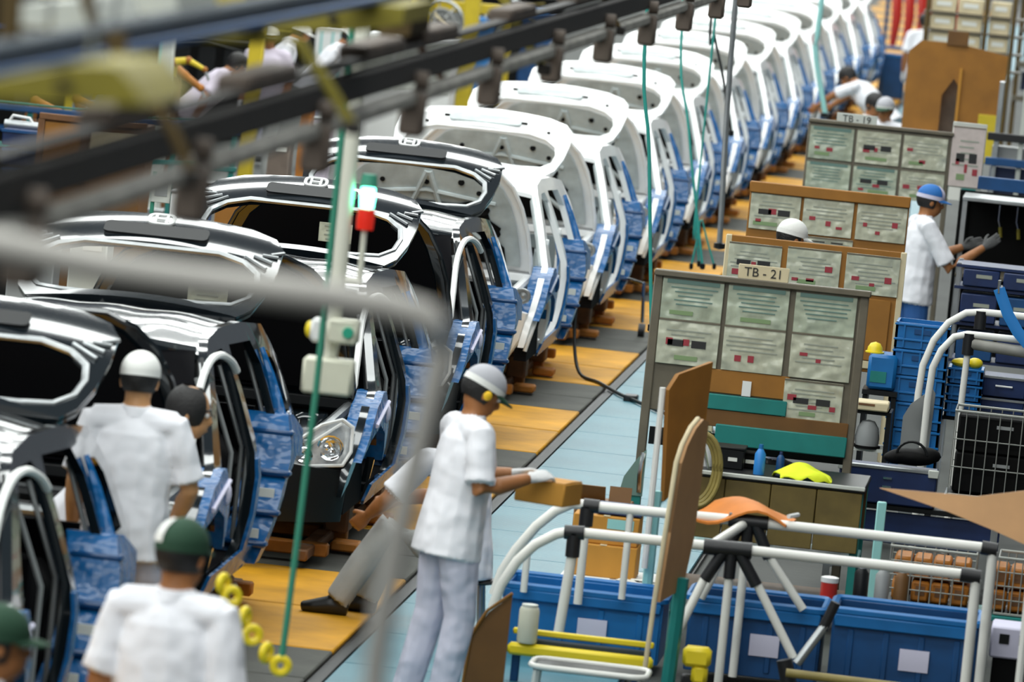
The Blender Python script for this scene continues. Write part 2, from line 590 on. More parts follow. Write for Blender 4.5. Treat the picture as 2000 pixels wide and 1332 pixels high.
def side_mesh(s, poly, holes, off, thick, step):
    def fn(y, z): return (s * (side_x(y, z) + off), y, z)
    return patch(poly, holes, fn, step, thick, thick_dir=(-s, 0, 0))


def tg_map(u, v, lift=0.0, th=math.radians(25), hinge=(3.99, 1.51)):
    cz = lift + .05 - .085 * (u / .7) ** 2 - .05 * max(0, v - .6) ** 2 / .2
    return V((u, hinge[0] + v * math.cos(th) - cz * math.sin(th), hinge[1] + v * math.sin(th) + cz * math.cos(th)))


def sym(half):
    return half + [(-x, y) for x, y in reversed(half)]


def ring_band(mb, pts, r, n=6):
    mb.tube(pts + [pts[0], pts[1]], r, n, cap=False)


def build_car(dark):
    P = M_BLACK if dark else M_WHITE
    IN = M_DARKIN if dark else M_PRIMSHADE  # white cars: shade inside the white cabin is put into this grey
    root = thing('car', '-', 'car')
    for s in (1, -1):
        side_mesh(s, SIDE, [DOOR_F, DOOR_R, QTR], 0, .045, .085).build('body_side', P, root)
    # roof
    def roof(x, y):
        t = (y - 1.9) / 2.1
        z = 1.565 + .075 * math.sin(PI * min(1, max(0, t * .95 + .02))) - .03 * t
        e = abs(x) / .68
        return (x, y + .10 * (1 - e * e) * (-1 if y < 2.3 else 0) * max(0, (2.3 - y) / .4), z - .055 * e ** 3 + .012 * math.cos(x * 18) * (1 if abs(x) < .6 else 0) * .35)
    rf = patch([(-.66, 1.93), (.66, 1.93), (.68, 2.4), (.67, 3.3), (.62, 4.0), (-.62, 4.0), (-.67, 3.3), (-.68, 2.4)], [], roof, .07, .03, (0, 0, -1))
    rf.build('roof', P, root)
    hd = MB(); hd.tube([(-.64, 1.96, 1.53), (-.3, 1.88, 1.565), (.3, 1.88, 1.565), (.64, 1.96, 1.53)], (.03), 8)
    hd.build('roof_header', P, root)
    if dark:
        def ws(x, t_):
            return (x * (.80 - .16 * t_), 1.16 + .76 * t_ - .10 * (1 - x * x) * (1 - t_ * .5), .99 + .55 * t_)
        patch([(-1, 0), (1, 0), (1, 1), (-1, 1)], [], ws, .2, .006, (0, 1, 0)).build('windscreen_dark_fill', M_OPENFILL, root)  # dark sheet added so the cabin behind the opening stays black
    # bonnet, propped open: the camera sees its underside
    def hood(u, t_, o=0.0):
        return V((u, 1.10 - .44 * t_ + .10 * (u / .8) ** 2 * t_ + o, .97 + .86 * t_ - .05 * (u / .8) ** 2 * t_))
    HOOD = sym([(.78, 0), (.77, .16), (.74, .40), (.69, .62), (.62, .80), (.52, .92), (.38, .985)])
    hb = patch(HOOD, [], lambda u, t_: hood(u, t_, .015), .08, .02, (0, 1, 0)).build('bonnet', P, root)
    INN = sym([(.70, .05), (.69, .20), (.66, .42), (.61, .62), (.55, .76), (.46, .86), (.34, .92)])
    ip = patch(INN, [], lambda u, t_: hood(u, t_, .0), .08, .015, (0, -1, 0)).build('bonnet_liner', M_DARKIN if dark else M_PRIMSHADE, hb)
    b = MB(); ring_band(b, [hood(u, t_, -.005) for u, t_ in HOOD], .016); b.build('bonnet_hem', P, hb)
    if not dark:
        PAD = sym([(.60, .06), (.58, .22), (.52, .28), (.55, .40), (.47, .46), (.44, .56), (.34, .62), (.22, .58)])
        patch(PAD, [], lambda u, t_: hood(u, t_, -.02), .08, .012, (0, -1, 0)).build('bonnet_pad', M_BLACKP, hb)
        b = MB()
        b.tube([hood(-.55, .15, -.02), hood(-.1, .55, -.03), hood(.0, .85, -.02)], .022, 6); b.tube([hood(.55, .15, -.02), hood(.1, .55, -.03), hood(.02, .85, -.02)], .022, 6)
        b.tube([hood(-.5, .62, -.02), hood(0, .68, -.03), hood(.5, .62, -.02)], .018, 6)
        build_each(b, 'bonnet_rib', M_PRIMSHADE, hb)
        b = MB(); rnd = random.Random(9)
        for u, t_, r_ in ((-.45, .5, .03), (.42, .55, .045), (.30, .36, .03), (-.2, .3, .025), (.0, .75, .02), (.25, .78, .025), (-.32, .74, .02), (.52, .34, .03), (-.55, .28, .025), (.12, .2, .03), (.38, .70, .02)):
            b.lathe([(0, -.004), (r_, -.002), (r_ * .9, .004), (0, .004)], hood(u, t_, -.022), 8, 'Y', False)
        build_each(b, 'bonnet_hole', M_BLACKP, hb)
    # floor pan, cowl, dash, rear bulkhead
    b = MB(); b.box((0, 2.75, .36), (1.62, 3.0, .05)); b.box((0, 2.7, .42), (.25, 2.4, .12), ch=.03)
    b.build('floor_pan', IN, root)
    b = MB(); b.box((0, 1.16, .93), (1.62, .16, .09), ch=.02); b.box((0, 1.26, .68), (1.6, .03, .5))
    b.build('cowl', P if not dark else M_DARKTRIM, root)
    b = MB()
    b.tube([(-.72, 1.55, .98), (-.4, 1.50, 1.04), (.4, 1.50, 1.04), (.72, 1.55, .98)], [(.16, .14)] * 4, 10)
    b.box((0, 1.62, .82), (1.5, .2, .3), ch=.05)
    b.build('dashboard', M_DARKIN, root)
    b = MB()
    b.box((0, 3.95, .72), (1.40, .04, .70))
    b.box((-.55, 3.5, .66), (.28, .8, .5), ch=.12); b.box((.55, 3.5, .66), (.28, .8, .5), ch=.12)
    b.box((0, 3.1, .70), (1.3, .05, .62), ch=.02)
    build_each(b, 'rear_bulkhead', IN, root)
    if not dark:
        g = MB()
        rnd = random.Random(3)
        for _ in range(16):
            x, z = rnd.uniform(-.6, .6), rnd.uniform(.5, 1.0)
            g.lathe([(.0, 0), (rnd.uniform(.012, .03), 0), (.0, -.004)], (x, 3.07, z), 8, 'Y', False)
        build_each(g, 'panel_hole', M_BLACKP, root)
    # strut towers and wheel tubs
    for s in (1, -1):
        b = MB(); b.lathe([(.0, .50), (.14, .50), (.13, .84), (.10, .88), (.0, .88)], (s * .56, .95, 0), 14, cap=False)
        b.build('strut_tower', P, root)
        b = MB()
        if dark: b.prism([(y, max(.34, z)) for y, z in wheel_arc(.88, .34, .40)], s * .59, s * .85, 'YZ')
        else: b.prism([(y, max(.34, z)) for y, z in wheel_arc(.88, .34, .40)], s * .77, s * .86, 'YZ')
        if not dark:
            g = MB(); g.box((s * .68, .80, .55), (.14, .50, .42), ch=.05); g.build('wheel_house', M_PRIMSHADE, root)
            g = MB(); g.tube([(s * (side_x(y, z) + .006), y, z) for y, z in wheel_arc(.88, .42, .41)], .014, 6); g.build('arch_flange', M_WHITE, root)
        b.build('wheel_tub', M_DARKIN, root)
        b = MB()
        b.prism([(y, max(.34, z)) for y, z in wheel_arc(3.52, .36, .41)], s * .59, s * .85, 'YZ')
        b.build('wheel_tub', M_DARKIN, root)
    # front frame
    b = MB()
    b.tube([(-.74, .50, .80), (-.5, .24, .82), (0, .17, .83), (.5, .24, .82), (.74, .50, .80)], .032, 8)
    b.box((-.5, .3, .56), (.06, .05, .5), ch=.01); b.box((.5, .3, .56), (.06, .05, .5), ch=.01)
    for s in (1, -1):
        b.tube([(s * .60, .30, .74), (s * .72, .62, .86), (s * .76, 1.12, .92)], .035, 8)
    build_each(b, 'radiator_support', M_STEEL if dark else M_WHITE, root)
    b = MB(); b.tube([(-.72, .36, .48), (-.4, .16, .48), (.4, .16, .48), (.72, .36, .48)], [(.07, .03)] * 4, 8, ref=(0, 0, 1))
    b.build('bumper_beam', M_STEEL if dark else M_WHITE, root)
    if dark:
        def fas(x, z): return (x, .04 + .42 * abs(x / .86) ** 3.2 + .10 * abs(z - .5), z)
        f = patch([(-.84, .30), (.84, .30), (.86, .60), (.60, .64), (.3, .70), (-.3, .70), (-.60, .64), (-.86, .60)], [rrect(.9, .14, .05, 3, (0, .42))], fas, .07, .03, (0, 1, 0))
        f.build('front_bumper', M_DARKTRIM, root)
        b = MB()
        b.box((0, .72, .70), (.62, .42, .28), ch=.05); b.box((-.42, .62, .66), (.2, .24, .24), ch=.03); b.box((.40, .80, .72), (.2, .2, .2), ch=.03)
        b.tube([(-.4, .5, .84), (-.1, .45, .88), (.3, .55, .86), (.45, .8, .84)], .035, 8)
        e = b.build('engine', M_DARKTRIM, root)
        b = MB(); b.box((.05, .70, .86), (.42, .26, .05), ch=.02); b.tube([(.25, .42, .80), (.5, .5, .80)], .04, 8)
        b.build('engine_cover', M_STEEL, e)
        b = MB(); b.box((0, .26, .55), (.9, .04, .36), ch=.01); b.build('radiator', M_BLACKP, root)
        for s in (1, -1):
            def hl(x, z, o=0.0): return (s * x, .17 + .95 * max(0, x - .42) ** 1.7 + .25 * (z - .64) + o, z)
            HLP = [(.44, .645), (.62, .625), (.83, .64), (.865, .72), (.86, .86), (.80, .905), (.70, .87), (.56, .75)]
            h = patch(HLP, [], lambda x, z: hl(x, z, .07), .04, .05, (0, 1, 0)).build('headlight', M_LAMPIN, root)
            b = MB()
            b.lathe([(.0, .0), (.035, -.01), (.062, -.045), (.075, -.05), (.075, -.03), (.02, .0)], hl(.76, .74, .07), 14, 'Y', False)
            b.lathe([(.0, .0), (.025, -.01), (.045, -.035), (.05, -.03), (.02, .0)], hl(.63, .69, .06), 12, 'Y', False)
            b.build('reflector', M_CHROME, h)
            b = MB(); ring_band(b, [V(hl(x, z, .03)) for x, z in HLP], .011)
            b.tube([hl(.44, .66, .03), hl(.60, .70, .03), hl(.68, .78, .03), hl(.80, .88, .03)], .010, 6)
            b.build('lamp_rim', M_WHITEP, h)
            b = MB(); b.ball(hl(.74, .74, .03), .022, 8, 6); b.build('bulb', M_CHROME, h)
    else:
        b = MB()
        for s in (1, -1):
            b.box((s * .68, .40, .755), (.17, .08, .10), ch=.015); b.box((s * .67, .42, .635), (.16, .08, .08), ch=.015); b.box((s * .64, .42, .50), (.14, .08, .10), ch=.015)
            b.tube([(s * .80, .45, .72), (s * .76, .47, .52), (s * .69, .50, .36)], [(.05, .03), (.055, .03), (.04, .03)], 8)
        build_each(b, 'front_apron', M_WHITE, root)
        for s in (1, -1):
            b = MB(); ring_band(b, arc((s * .79, .84), .05, 0, 2 * PI * .95, 14, lambda u, v_: V((u, .46, v_))), .014)
            b.lathe([(0, 0), (.05, 0), (0, -.01)], (s * .79, .49, .84), 12, 'Y', False)
            b.build('lamp_mount', M_STEEL, root)
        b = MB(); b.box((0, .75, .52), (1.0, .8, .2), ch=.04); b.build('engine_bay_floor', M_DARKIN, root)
    # tailgate, held open
    OUT = sym([(.55, 0), (.61, .12), (.65, .34), (.67, .60), (.66, .86), (.60, 1.0), (.46, 1.07)])
    WIN = sym([(.38, .06), (.51, .11), (.585, .23), (.605, .38), (.585, .52), (.50, .61), (.36, .65)])
    tg = patch(OUT, [WIN], lambda u, v_: tg_map(u, v_), .06, .05).build('tailgate', P, root)
    b = MB(); ring_band(b, [tg_map(u, v_, .045) for u, v_ in WIN], .018 if dark else .014)
    b.build('window_flange', M_STEEL if dark else M_WHITE, tg)
    b = MB(); ring_band(b, [tg_map(u * .985, v_ * .985 + .008, .03) for u, v_ in OUT], .02)
    b.build('edge_fold', P, tg)
    b = MB(); b.prism(rrect(.56, .13, .03, 3), 0, .012, 'XY')
    o = b.build('plate_recess', M_DARKTRIM if dark else M_PRIMSHADE, tg)
    o.matrix_local = Matrix.Translation(tg_map(0, .78, .052)) @ Matrix.Rotation(math.radians(25), 4, 'X')
    if dark:
        b = MB()
        b.tube([(x, y, .012) for x, y in rrect(.13, .105, .035, 4)] + [(.065, .02, .012)], .011, 6)
        b.box((-.03, 0, .012), (.014, .085, .014)); b.box((.03, 0, .012), (.014, .085, .014)); b.box((0, 0, .012), (.06, .014, .014))
        o = b.build('emblem', M_WHITEP, tg)
        o.matrix_local = Matrix.Translation(tg_map(0, .94, .055)) @ Matrix.Rotation(math.radians(25), 4, 'X')
        for s in (1, -1):
            b = MB()
            for q in range(4): b.tube([tg_map(s * (.50 + .04 * q), .66 + .03 * q, .06), tg_map(s * (.62 + .02 * q), .58 + .08 * q, .06)], .011, 6)
            build_each(b, 'lamp_bracket', M_STEEL, tg)
        # white seal round the front door opening
        for s in (1, -1):
            pts = smooth_path([V((s * x, y, z)) for x, y, z in [(.800, 1.27, .55), (.785, 1.22, .80), (.765, 1.20, 1.0), (.745, 1.40, 1.20), (.725, 1.62, 1.38), (.735, 1.80, 1.50), (.765, 1.95, 1.53), (.80, 2.1, 1.49), (.82, 2.2, 1.43)]], 3)
            b = MB(); b.tube(pts, .020, 8); b.build('door_seal', M_SEAL, root)
            # seat belts, guide rails and wiring seen through the open doors
            for yy, lean, w_ in ((1.72, -.05, .03), (2.10, .05, .03), (2.50, .02, .05), (2.64, .10, .035), (3.50, -.04, .06)):
                b = MB()
                b.tube([(s * (side_x(yy, 1.42) - .06), yy, 1.42), (s * (side_x(yy, 1.0) - .07), yy + lean, 1.0), (s * (side_x(yy, .5) - .06), yy + lean, .5)], [(w_ * .5, .012)] * 3, 6, ref=(0, 1, 0))
                b.build('pillar_trim', M_GREYTRIM, root)
            b = MB(); b.ball((s * (.91), 2.62, .80), (.022, .03, .03), 8, 6); b.ball((s * .90, 2.62, .58), (.02, .026, .026), 8, 6)
            build_each(b, 'striker', M_CHROME, root)
    else:
        b = MB()
        for u, v_, wx_ in ((.30, .80, .05), (-.30, .82, .05), (-.45, .70, .03), (.5, .72, .025)):
            p = tg_map(u, v_, .058); b.box(p, (wx_, .02, .012), rot=Matrix.Rotation(math.radians(25), 3, 'X'))
        build_each(b, 'slot', M_BLACKP, tg)
        for s in (1, -1):
            for zz, yy in ((1.18, 1.52), (.72, 1.33), (.62, 2.5), (1.2, 2.56)):
                b = MB(); b.box((s * (side_x(yy, zz) - .02), yy, zz), (.06, .03, .07), ch=.006); b.build('hinge_bracket', M_WHITE, root)
            b = MB(); b.tube([(s * (side_x(2.55, z) - .03), 2.53 + (1.4 - z) * .05, z) for z in (1.45, 1.0, .45)], [(.05, .02)] * 3, 8, ref=(0, 1, 0))
            b.build('centre_pillar', M_PRIMSHADE, root)
    for s in (1, -1):
        for yz in ([(1.17, 1.0), (1.52, 1.23), (1.92, 1.47)],):
            b = MB(); b.tube([(s * (side_x(y, z) - .05), y, z) for y, z in yz], [(.05, .03)] * 3, 8)
            b.build('front_pillar', M_DARKTRIM if dark else M_PRIMSHADE, root)  # white cars: grey carries the shade on the white pillar
    # blue covers
    FENDER = [(.50, .70), (.66, .87), (.80, .95), (1.14, 1.02), (1.24, .98), (1.27, .80), (1.22, .60), (1.02, .84), (.72, .84)]
    FENDER = [(.46, .66), (.66, .885), (.80, .965), (1.10, 1.025), (1.24, 1.02), (1.26, .70), (1.25, .60), (1.12, .78), (.88, .85), (.64, .78)]
    QUART = [(2.86, .33), (3.02, .33), (3.09, .52), (3.24, .76), (3.50, .87), (3.76, .84), (3.86, .98), (3.62, 1.08), (3.44, 1.10), (3.36, 1.04), (3.26, .86), (3.08, .72), (2.98, .58), (2.88, .48)]
    SILL = [(1.30, .34), (1.36, .31), (3.02, .32), (3.0, .42), (2.55, .46), (2.50, .95), (2.42, .95), (2.40, .46), (1.34, .44)]
    TALL = [(3.06, .46), (3.16, .70), (3.32, .84), (3.52, .885), (3.60, .885), (3.60, 1.04), (3.52, 1.12), (3.47, 1.12), (3.44, .96), (3.30, .76), (3.12, .54)]
    for s in (1, -1):
        c = side_mesh(s, FENDER, [], .045, .15, .06).build('fender_cover', M_COVER, root)
        b = MB()
        b.tube([(s * (side_x(y, z) + .048), y, z) for y, z in [(.72, .86), (.96, .92), (1.22, .96)]], .014, 6)
        b.ball((s * (side_x(1.15, .9) + .05), 1.12, .90), (.02, .035, .06), 8, 6)
        build_each(b, 'cover_clip', M_CAPL if dark else M_COVERD, c)
        c = side_mesh(s, QUART, [], .07, .22, .06).build('quarter_cover', M_COVER, root)
        b = MB()
        for y0, z0, w_ in ((3.40, 1.00, .23), (3.20, .80, .25), (3.02, .60, .25), (2.90, .44, .24)):
            b.box((s * (side_x(y0, z0) - .035), y0 - .02, z0), (w_, .10, .035), ch=.012)
        build_each(b, 'cover_strap', M_COVERD, c)
        side_mesh(s, TALL, [], .04, .12, .06).build('arch_cover', M_COVERD, root)
        b = MB(); b.box((s * (side_x(3.1, .7) - .01), 3.055, .69), (.09, .012, .07)); b.box((s * (side_x(3.0, .5) - .02), 2.84, .50), (.10, .012, .05))
        build_each(b, 'cover_label', M_PAPER, c)
        b = MB(); b.tube([(s * (side_x(y, z) + .02), y, z) for y, z in ((3.55, 1.44), (3.53, 1.30), (3.50, 1.16), (3.46, 1.06))], [(.012, .010), (.022, .012), (.03, .014), (.035, .016)], 6); b.build('pillar_cover', M_COVER, root)
        side_mesh(s, SILL, [], .022, .018, .07).build('sill_cover', M_COVER, root)
    return root


ORD = ['first', 'second', 'third', 'fourth', 'fifth', 'sixth', 'seventh', 'eighth', 'ninth', 'tenth', 'eleventh', 'twelfth', 'thirteenth', 'fourteenth', 'fifteenth']
car_black = build_car(True)
car_white = build_car(False)
XC = -4.95
LBL_B = ['black car body cut off by the left edge, nearest the camera',
         'black car body with raised tailgate behind the worker in white cap at left',
         'black car body whose raised tailgate shows a white emblem, behind the signal light',
         'black car body directly in front of the first white one']
CARS = []
for k in range(15):
    dk = k < 4
    src = car_black if dk else car_white
    first = k in (0, 4)
    o = src if first else copy_tree(src)
    o.location = (XC - (.12, .10, -.04, 0)[k] if dk else XC, 22.55 + 5 * k, 0.06 if k == 1 else 0.0)
    o.scale = (1, .92, .93)
    o['label'] = LBL_B[k] if dk else '%s white car body counting back from the black ones' % ORD[k - 4]
    o['group'] = 'black car bodies' if dk else 'white car bodies'
    CARS.append(o)
# build sheets on the open bonnets of two black cars
for k, px, py, wd in ((2, 405, 582, 80), (3, 655, 455, 66)):
    root = CARS[k]
    p = W(px, py, root.location.y + 0.66)
    b = MB(); b.box((0, 0, 0), (wd * p.y / FPX, .006, wd * .62 * p.y / FPX), ch=.002)
    lo = p - root.location; lo.y /= .92; lo.z /= .93
    o = b.build('build_sheet', M_SLEEVE, root, loc=lo); o['label'] = 'white build sheet on the underside of the open bonnet'
    b = MB()
    for q in range(4): b.box((0, -.005, .045 - q * .03), (.14 - .02 * (q % 2), .002, .008))
    b.build('print_line', M_INK, o)
    b = MB(); b.tube([(0, .0, .03), (0, .15, .08)], .006, 6); b.build('sheet_holder', M_STEEL, o)
# dollies that carry the bodies
dol = thing('car_dolly', '-', 'dolly')
b = MB()
for yy in (.62, 1.5, 3.0, 4.0):
    b.box((0, yy, .10), (1.55, .10, .08), ch=.01)
build_each(b, 'cross_beam', M_ORANGE, dol)
b = MB(); b.box((-.66, 2.2, .10), (.09, 3.9, .07), ch=.01); b.box((.66, 2.2, .10), (.09, 3.9, .07), ch=.01); build_each(b, 'side_beam', M_RUST, dol)
for sx in (-1, 1):
    for yy in (1.45, 3.0):
        b = MB(); b.box((sx * .72, yy, .21), (.14, .22, .18), ch=.015); b.box((sx * .72, yy, .295), (.10, .16, .02), ch=.005); build_each(b, 'support_post', M_RUST, dol)
        b = MB(); b.box((sx * .80, yy - .2, .06), (.16, .20, .06), ch=.012); b.build('foot_block', M_ORANGE, dol)
for k in range(15):
    o = dol if k == 0 else copy_tree(dol)
    o.location = (XC - (.12, .10, -.04, 0)[k] if k < 4 else XC, 22.55 + 5 * k, 0.005)
    o.scale = (1, .92, .9)
    who = ('nearest black car body', 'second black car body', 'black car body with the emblem', 'black car body next to the white ones')
    o['label'] = 'orange and brown steel dolly under the ' + (who[k] if k < 4 else '%s white car body' % ORD[k - 4])
    o['group'] = 'dollies under the car bodies'
# ================================================================ people
def rotx(a): return Matrix.Rotation(a, 3, 'X')


def piece(pts, rad, n=14, ref=(1, 0, 0)):
    q = MB(); q.tube(pts, rad, n, ref=ref); return q


def voxel(name, mb, size, smooth=2):
    me = bpy.data.meshes.new('pre')
    me.from_pydata([tuple(p) for p in mb.v], [], mb.f)
    bm = bmesh.new(); bm.from_mesh(me)
    bmesh.ops.recalc_face_normals(bm, faces=bm.faces)
    bm.to_mesh(me); bm.free()
    o = bpy.data.objects.new('pre', me); COL.objects.link(o)
    md = o.modifiers.new('r', 'REMESH'); md.mode = 'VOXEL'; md.voxel_size = size
    dg = bpy.context.evaluated_depsgraph_get()
    out = bpy.data.meshes.new_from_object(o.evaluated_get(dg))
    bpy.data.objects.remove(o)
    bm = bmesh.new(); bm.from_mesh(out)
    for _ in range(smooth):
        bmesh.ops.smooth_vert(bm, verts=bm.verts, factor=.5, use_axis_x=True, use_axis_y=True, use_axis_z=True)
    for f in bm.faces: f.smooth = True
    bm.to_mesh(out); bm.free()
    out.name = name
    return out, me


HAND = {}


def hand_mesh(curl, side, mt):
    """hand: wrist at origin, fingers along +Y, palm faces -Z, thumb on the +X side (side = 1)"""
    key = (curl, side, mt.name)
    if key in HAND: return HAND[key]
    q = MB()
    q.tube([(0, -.03, 0), (0, .0, 0), (.0, .035, 0), (0, .075, 0), (0, .095, 0)], [(.026, .022), (.028, .021), (.038, .018), (.042, .016), (.036, .012)], 12, ref=(1, 0, 0))
    for i, (x, L) in enumerate(((.030, .070), (.010, .080), (-.010, .074), (-.029, .058))):
        p = V((x, .088, 0)); d = V((x * .25, 1, 0)).normalized(); pts = [p - d * .02, p]
        ang = 0
        for seg in (.45, .32, .25):
            ang += curl * (.7 if seg == .45 else 1.0)
            dd = V((d.x, d.y * math.cos(ang), -math.sin(ang)))
            p = p + dd * L * seg; pts.append(p)
        q.tube(pts, [.0095, .0098, .009, .0082, .0065], 8, ref=(1, 0, 0))
    q.tube([(.022, .01, -.004), (.045, .035, -.012), (.056, .062, -.02 - .02 * curl), (.055, .085, -.028 - .03 * curl)], [.014, .0125, .0105, .008], 8)
    for p in q.v: p.x *= side
    q.f = [tuple(reversed(f)) for f in q.f] if side < 0 else q.f
    me, pre = voxel('hand', q, .0055, 1)
    bpy.data.meshes.remove(pre)
    me.materials.clear(); me.materials.append(mt)
    HAND[key] = me
    return me


STAND = dict(hip=(0, 0, .90), chest=(0, .01, 1.22), neck=(0, -.005, 1.40), head=(0, .03, 1.545),
             rs=(.185, -.01, 1.355), ls=(-.185, -.01, 1.355), re=(.235, -.03, 1.08), le=(-.235, -.03, 1.08), rw=(.235, .06, .85), lw=(-.235, .06, .85),
             rh=(.09, 0, .88), lh=(-.09, 0, .88), rk=(.10, .03, .48), lk=(-.10, .03, .48), ra=(.105, -.01, .09), la=(-.105, -.01, .09))
UPPER = ('chest', 'neck', 'head', 'rs', 'ls', 're', 'le', 'rw', 'lw')


def person(label, loc, rz, lean=0.0, side=0.0, nod=0.0, turn=0.0, J=None, shirt=M_CLOTH, pants=M_TROUS, skin=M_SKIN, cap='white', vox=.012,
           gloves=M_GLOVE, curl=.5, hem=.14, long_sleeve=False, h=1.0, group=None, palm=None, plug=False, legs=True, rtoe=0, ltoe=0):
    P = {k: V(v) for k, v in STAND.items()}
    if J:
        for k, v in J.items():
            if not k.startswith('_') and k not in UPPER: P[k] = V(v)
    piv = P['hip'].copy()
    R = Matrix.Rotation(-lean, 3, 'X') @ Matrix.Rotation(side, 3, 'Y')
    base = V(STAND['hip'])
    for k in UPPER:
        P[k] = piv + R @ (P[k] - base)
    if J:
        for k in UPPER:
            if k in J: P[k] = V(J[k])
    root = thing('person', label, 'person', loc, rz, group)
    root.scale = (h, h, h)
    mb = MB(); tags = []
    def add(q, t):
        mb.add(q.v, q.f); tags.extend([t] * len(q.f))
    up = (P['neck'] - P['hip']).normalized()
    hemp = P['hip'] - up * hem
    mid = P['hip'].lerp(P['chest'], .45)
    t = P['neck'] - P['chest']
    # tunic
    add(piece([hemp, P['hip'] + up * .0, mid, P['chest'], P['chest'] + t * .55, P['neck'] - t * .10, P['neck'] + t * .12],
              [(.212, .165), (.200, .152), (.184, .140), (.198, .140), (.180, .120), (.088, .082), (.062, .062)]), 0)
    add(piece([P['ls'], (P['ls'] + P['rs']) / 2 + up * .012, P['rs']], [.068, .072, .068], ref=(0, 0, 1)), 0)
    # head and neck
    hd = P['head']
    Rh = Matrix.Rotation(turn, 3, 'Z') @ Matrix.Rotation(-nod - lean * .6, 3, 'X') @ Matrix.Rotation(side * .5, 3, 'Y')
    add(piece([P['neck'] - up * .05, P['neck'] + (hd - P['neck']) * .4, hd + Rh @ V((0, -.02, -.04))], [.062, .058, .058]), 2)
    q = MB(); q.ball(hd + Rh @ V((0, -.012, .02)), (.077, .097, .100), 16, 12, Rh); add(q, 2)
    q = MB(); q.ball(hd + Rh @ V((0, .028, -.055)), (.058, .062, .066), 14, 10, Rh); add(q, 2)
    q = MB(); q.tube([hd + Rh @ V((0, .082, .012)), hd + Rh @ V((0, .104, -.026)), hd + Rh @ V((0, .088, -.038))], [.010, .016, .012], 8); add(q, 2)
    q = MB(); q.tube([hd + Rh @ V((-.02, .082, -.068)), hd + Rh @ V((0, .090, -.066)), hd + Rh @ V((.02, .082, -.068))], .009, 8); add(q, 2)
    for s in (1, -1):
        q = MB(); q.ball(hd + Rh @ V((s * .079, -.012, -.012)), (.011, .020, .032), 8, 8, Rh); add(q, 2)
    # arms
    for a, b2, c in (('rs', 're', 'rw'), ('ls', 'le', 'lw')):
        S, E_, Wr = P[a], P[b2], P[c]
        add(piece([S, S.lerp(E_, .5), E_, E_.lerp(Wr, .35), Wr], [.052, .048, .042, .044, .029], 12, ref=(0, 1, .1)), 2)
        end = E_.lerp(Wr, .85) if long_sleeve else S.lerp(E_, .86)
        if long_sleeve:
            add(piece([S, S.lerp(E_, .5), E_, end], [.075, .070, .060, .046], 12, ref=(0, 1, .1)), 0)
        else:
            add(piece([S.lerp(P['neck'], .22) + up * .0, S + up * .0, S.lerp(E_, .3), S.lerp(E_, .6), end], [.045, .066, .070, .070, .075], 12, ref=(0, 1, .1)), 0)
    # legs and shoes
    if legs:
        for a, b2, c, toe in (('rh', 'rk', 'ra', rtoe), ('lh', 'lk', 'la', ltoe)):
            Hh, K, A = P[a], P[b2], P[c]
            add(piece([Hh + (Hh - K).normalized() * .04, Hh.lerp(K, .5), K, K.lerp(A, .5), A], [.108, .094, .078, .074, .070], 12, ref=(0, 1, .05)), 1)
            fw = V((math.sin(toe), math.cos(toe), 0))
            add(piece([A + fw * -.06 + V((0, 0, -.045)), A + fw * .04 + V((0, 0, -.035)), A + fw * .13 + V((0, 0, -.05)), A + fw * .19 + V((0, 0, -.058))],
                      [(.036, .042), (.042, .052), (.044, .036), (.030, .026)], 10, ref=(1, 0, 0)), 3)
        add(piece([P['lh'], (P['lh'] + P['rh']) / 2, P['rh']], [.10, .11, .10], ref=(0, 0, 1)), 1)
    me, pre = voxel('body', mb, vox)
    bv = BVHTree.FromPolygons([tuple(p) for p in mb.v], mb.f)
    for x in (shirt, pants, skin, M_SHOE): me.materials.append(x)
    for f in me.polygons:
        r = bv.find_nearest(f.center)
        if r[2] is not None:
            k = tags[r[2]]
            if k == 1:
                dv = f.center - hemp; hh = dv.dot(up)
                if hh > .004 and (dv - up * hh).length < .235: k = 0
            f.material_index = k
    bpy.data.meshes.remove(pre)
    o = bpy.data.objects.new('body', me); COL.objects.link(o); o.parent = root
    # face
    def at(x, y, z): return hd + Rh @ V((x, y, z))
    for s in (1, -1):
        b = MB(); b.ball(at(s * .030, .076, .006), .0125, 10, 8); e = b.build('eye', M_EYE, root)
        b = MB(); b.ball(at(s * .030, .085, .006), .0062, 8, 6); b.build('iris', M_PUPIL, e)
        b = MB(); b.tube([at(s * .015, .089, .028), at(s * .032, .086, .033), at(s * .05, .070, .027)], .005, 6); b.build('eyebrow', M_HAIR, root)
    # hair: shell over the back of the head
    def shell(z0, z1, grow, front, n=24, m_=7):
        rr = []
        for i in range(m_ + 1):
            z = z0 + (z1 - z0) * i / m_
            k = math.sqrt(max(0, 1 - ((z - .02) / (.100 + grow)) ** 2))
            ring = []
            for j in range(n + 1):
                a = front + (2 * PI - 2 * front) * j / n + PI / 2
                ring.append(at((.077 + grow) * k * math.cos(a), -.012 + (.097 + grow) * k * math.sin(a), z))
            rr.append(ring)
        return rr
    b = MB(); b.rings(shell(-.055, .05 if cap else .118, .010 if cap else .013, 1.25 if cap else .75), False, False); b.build('hair', M_HAIR, root)
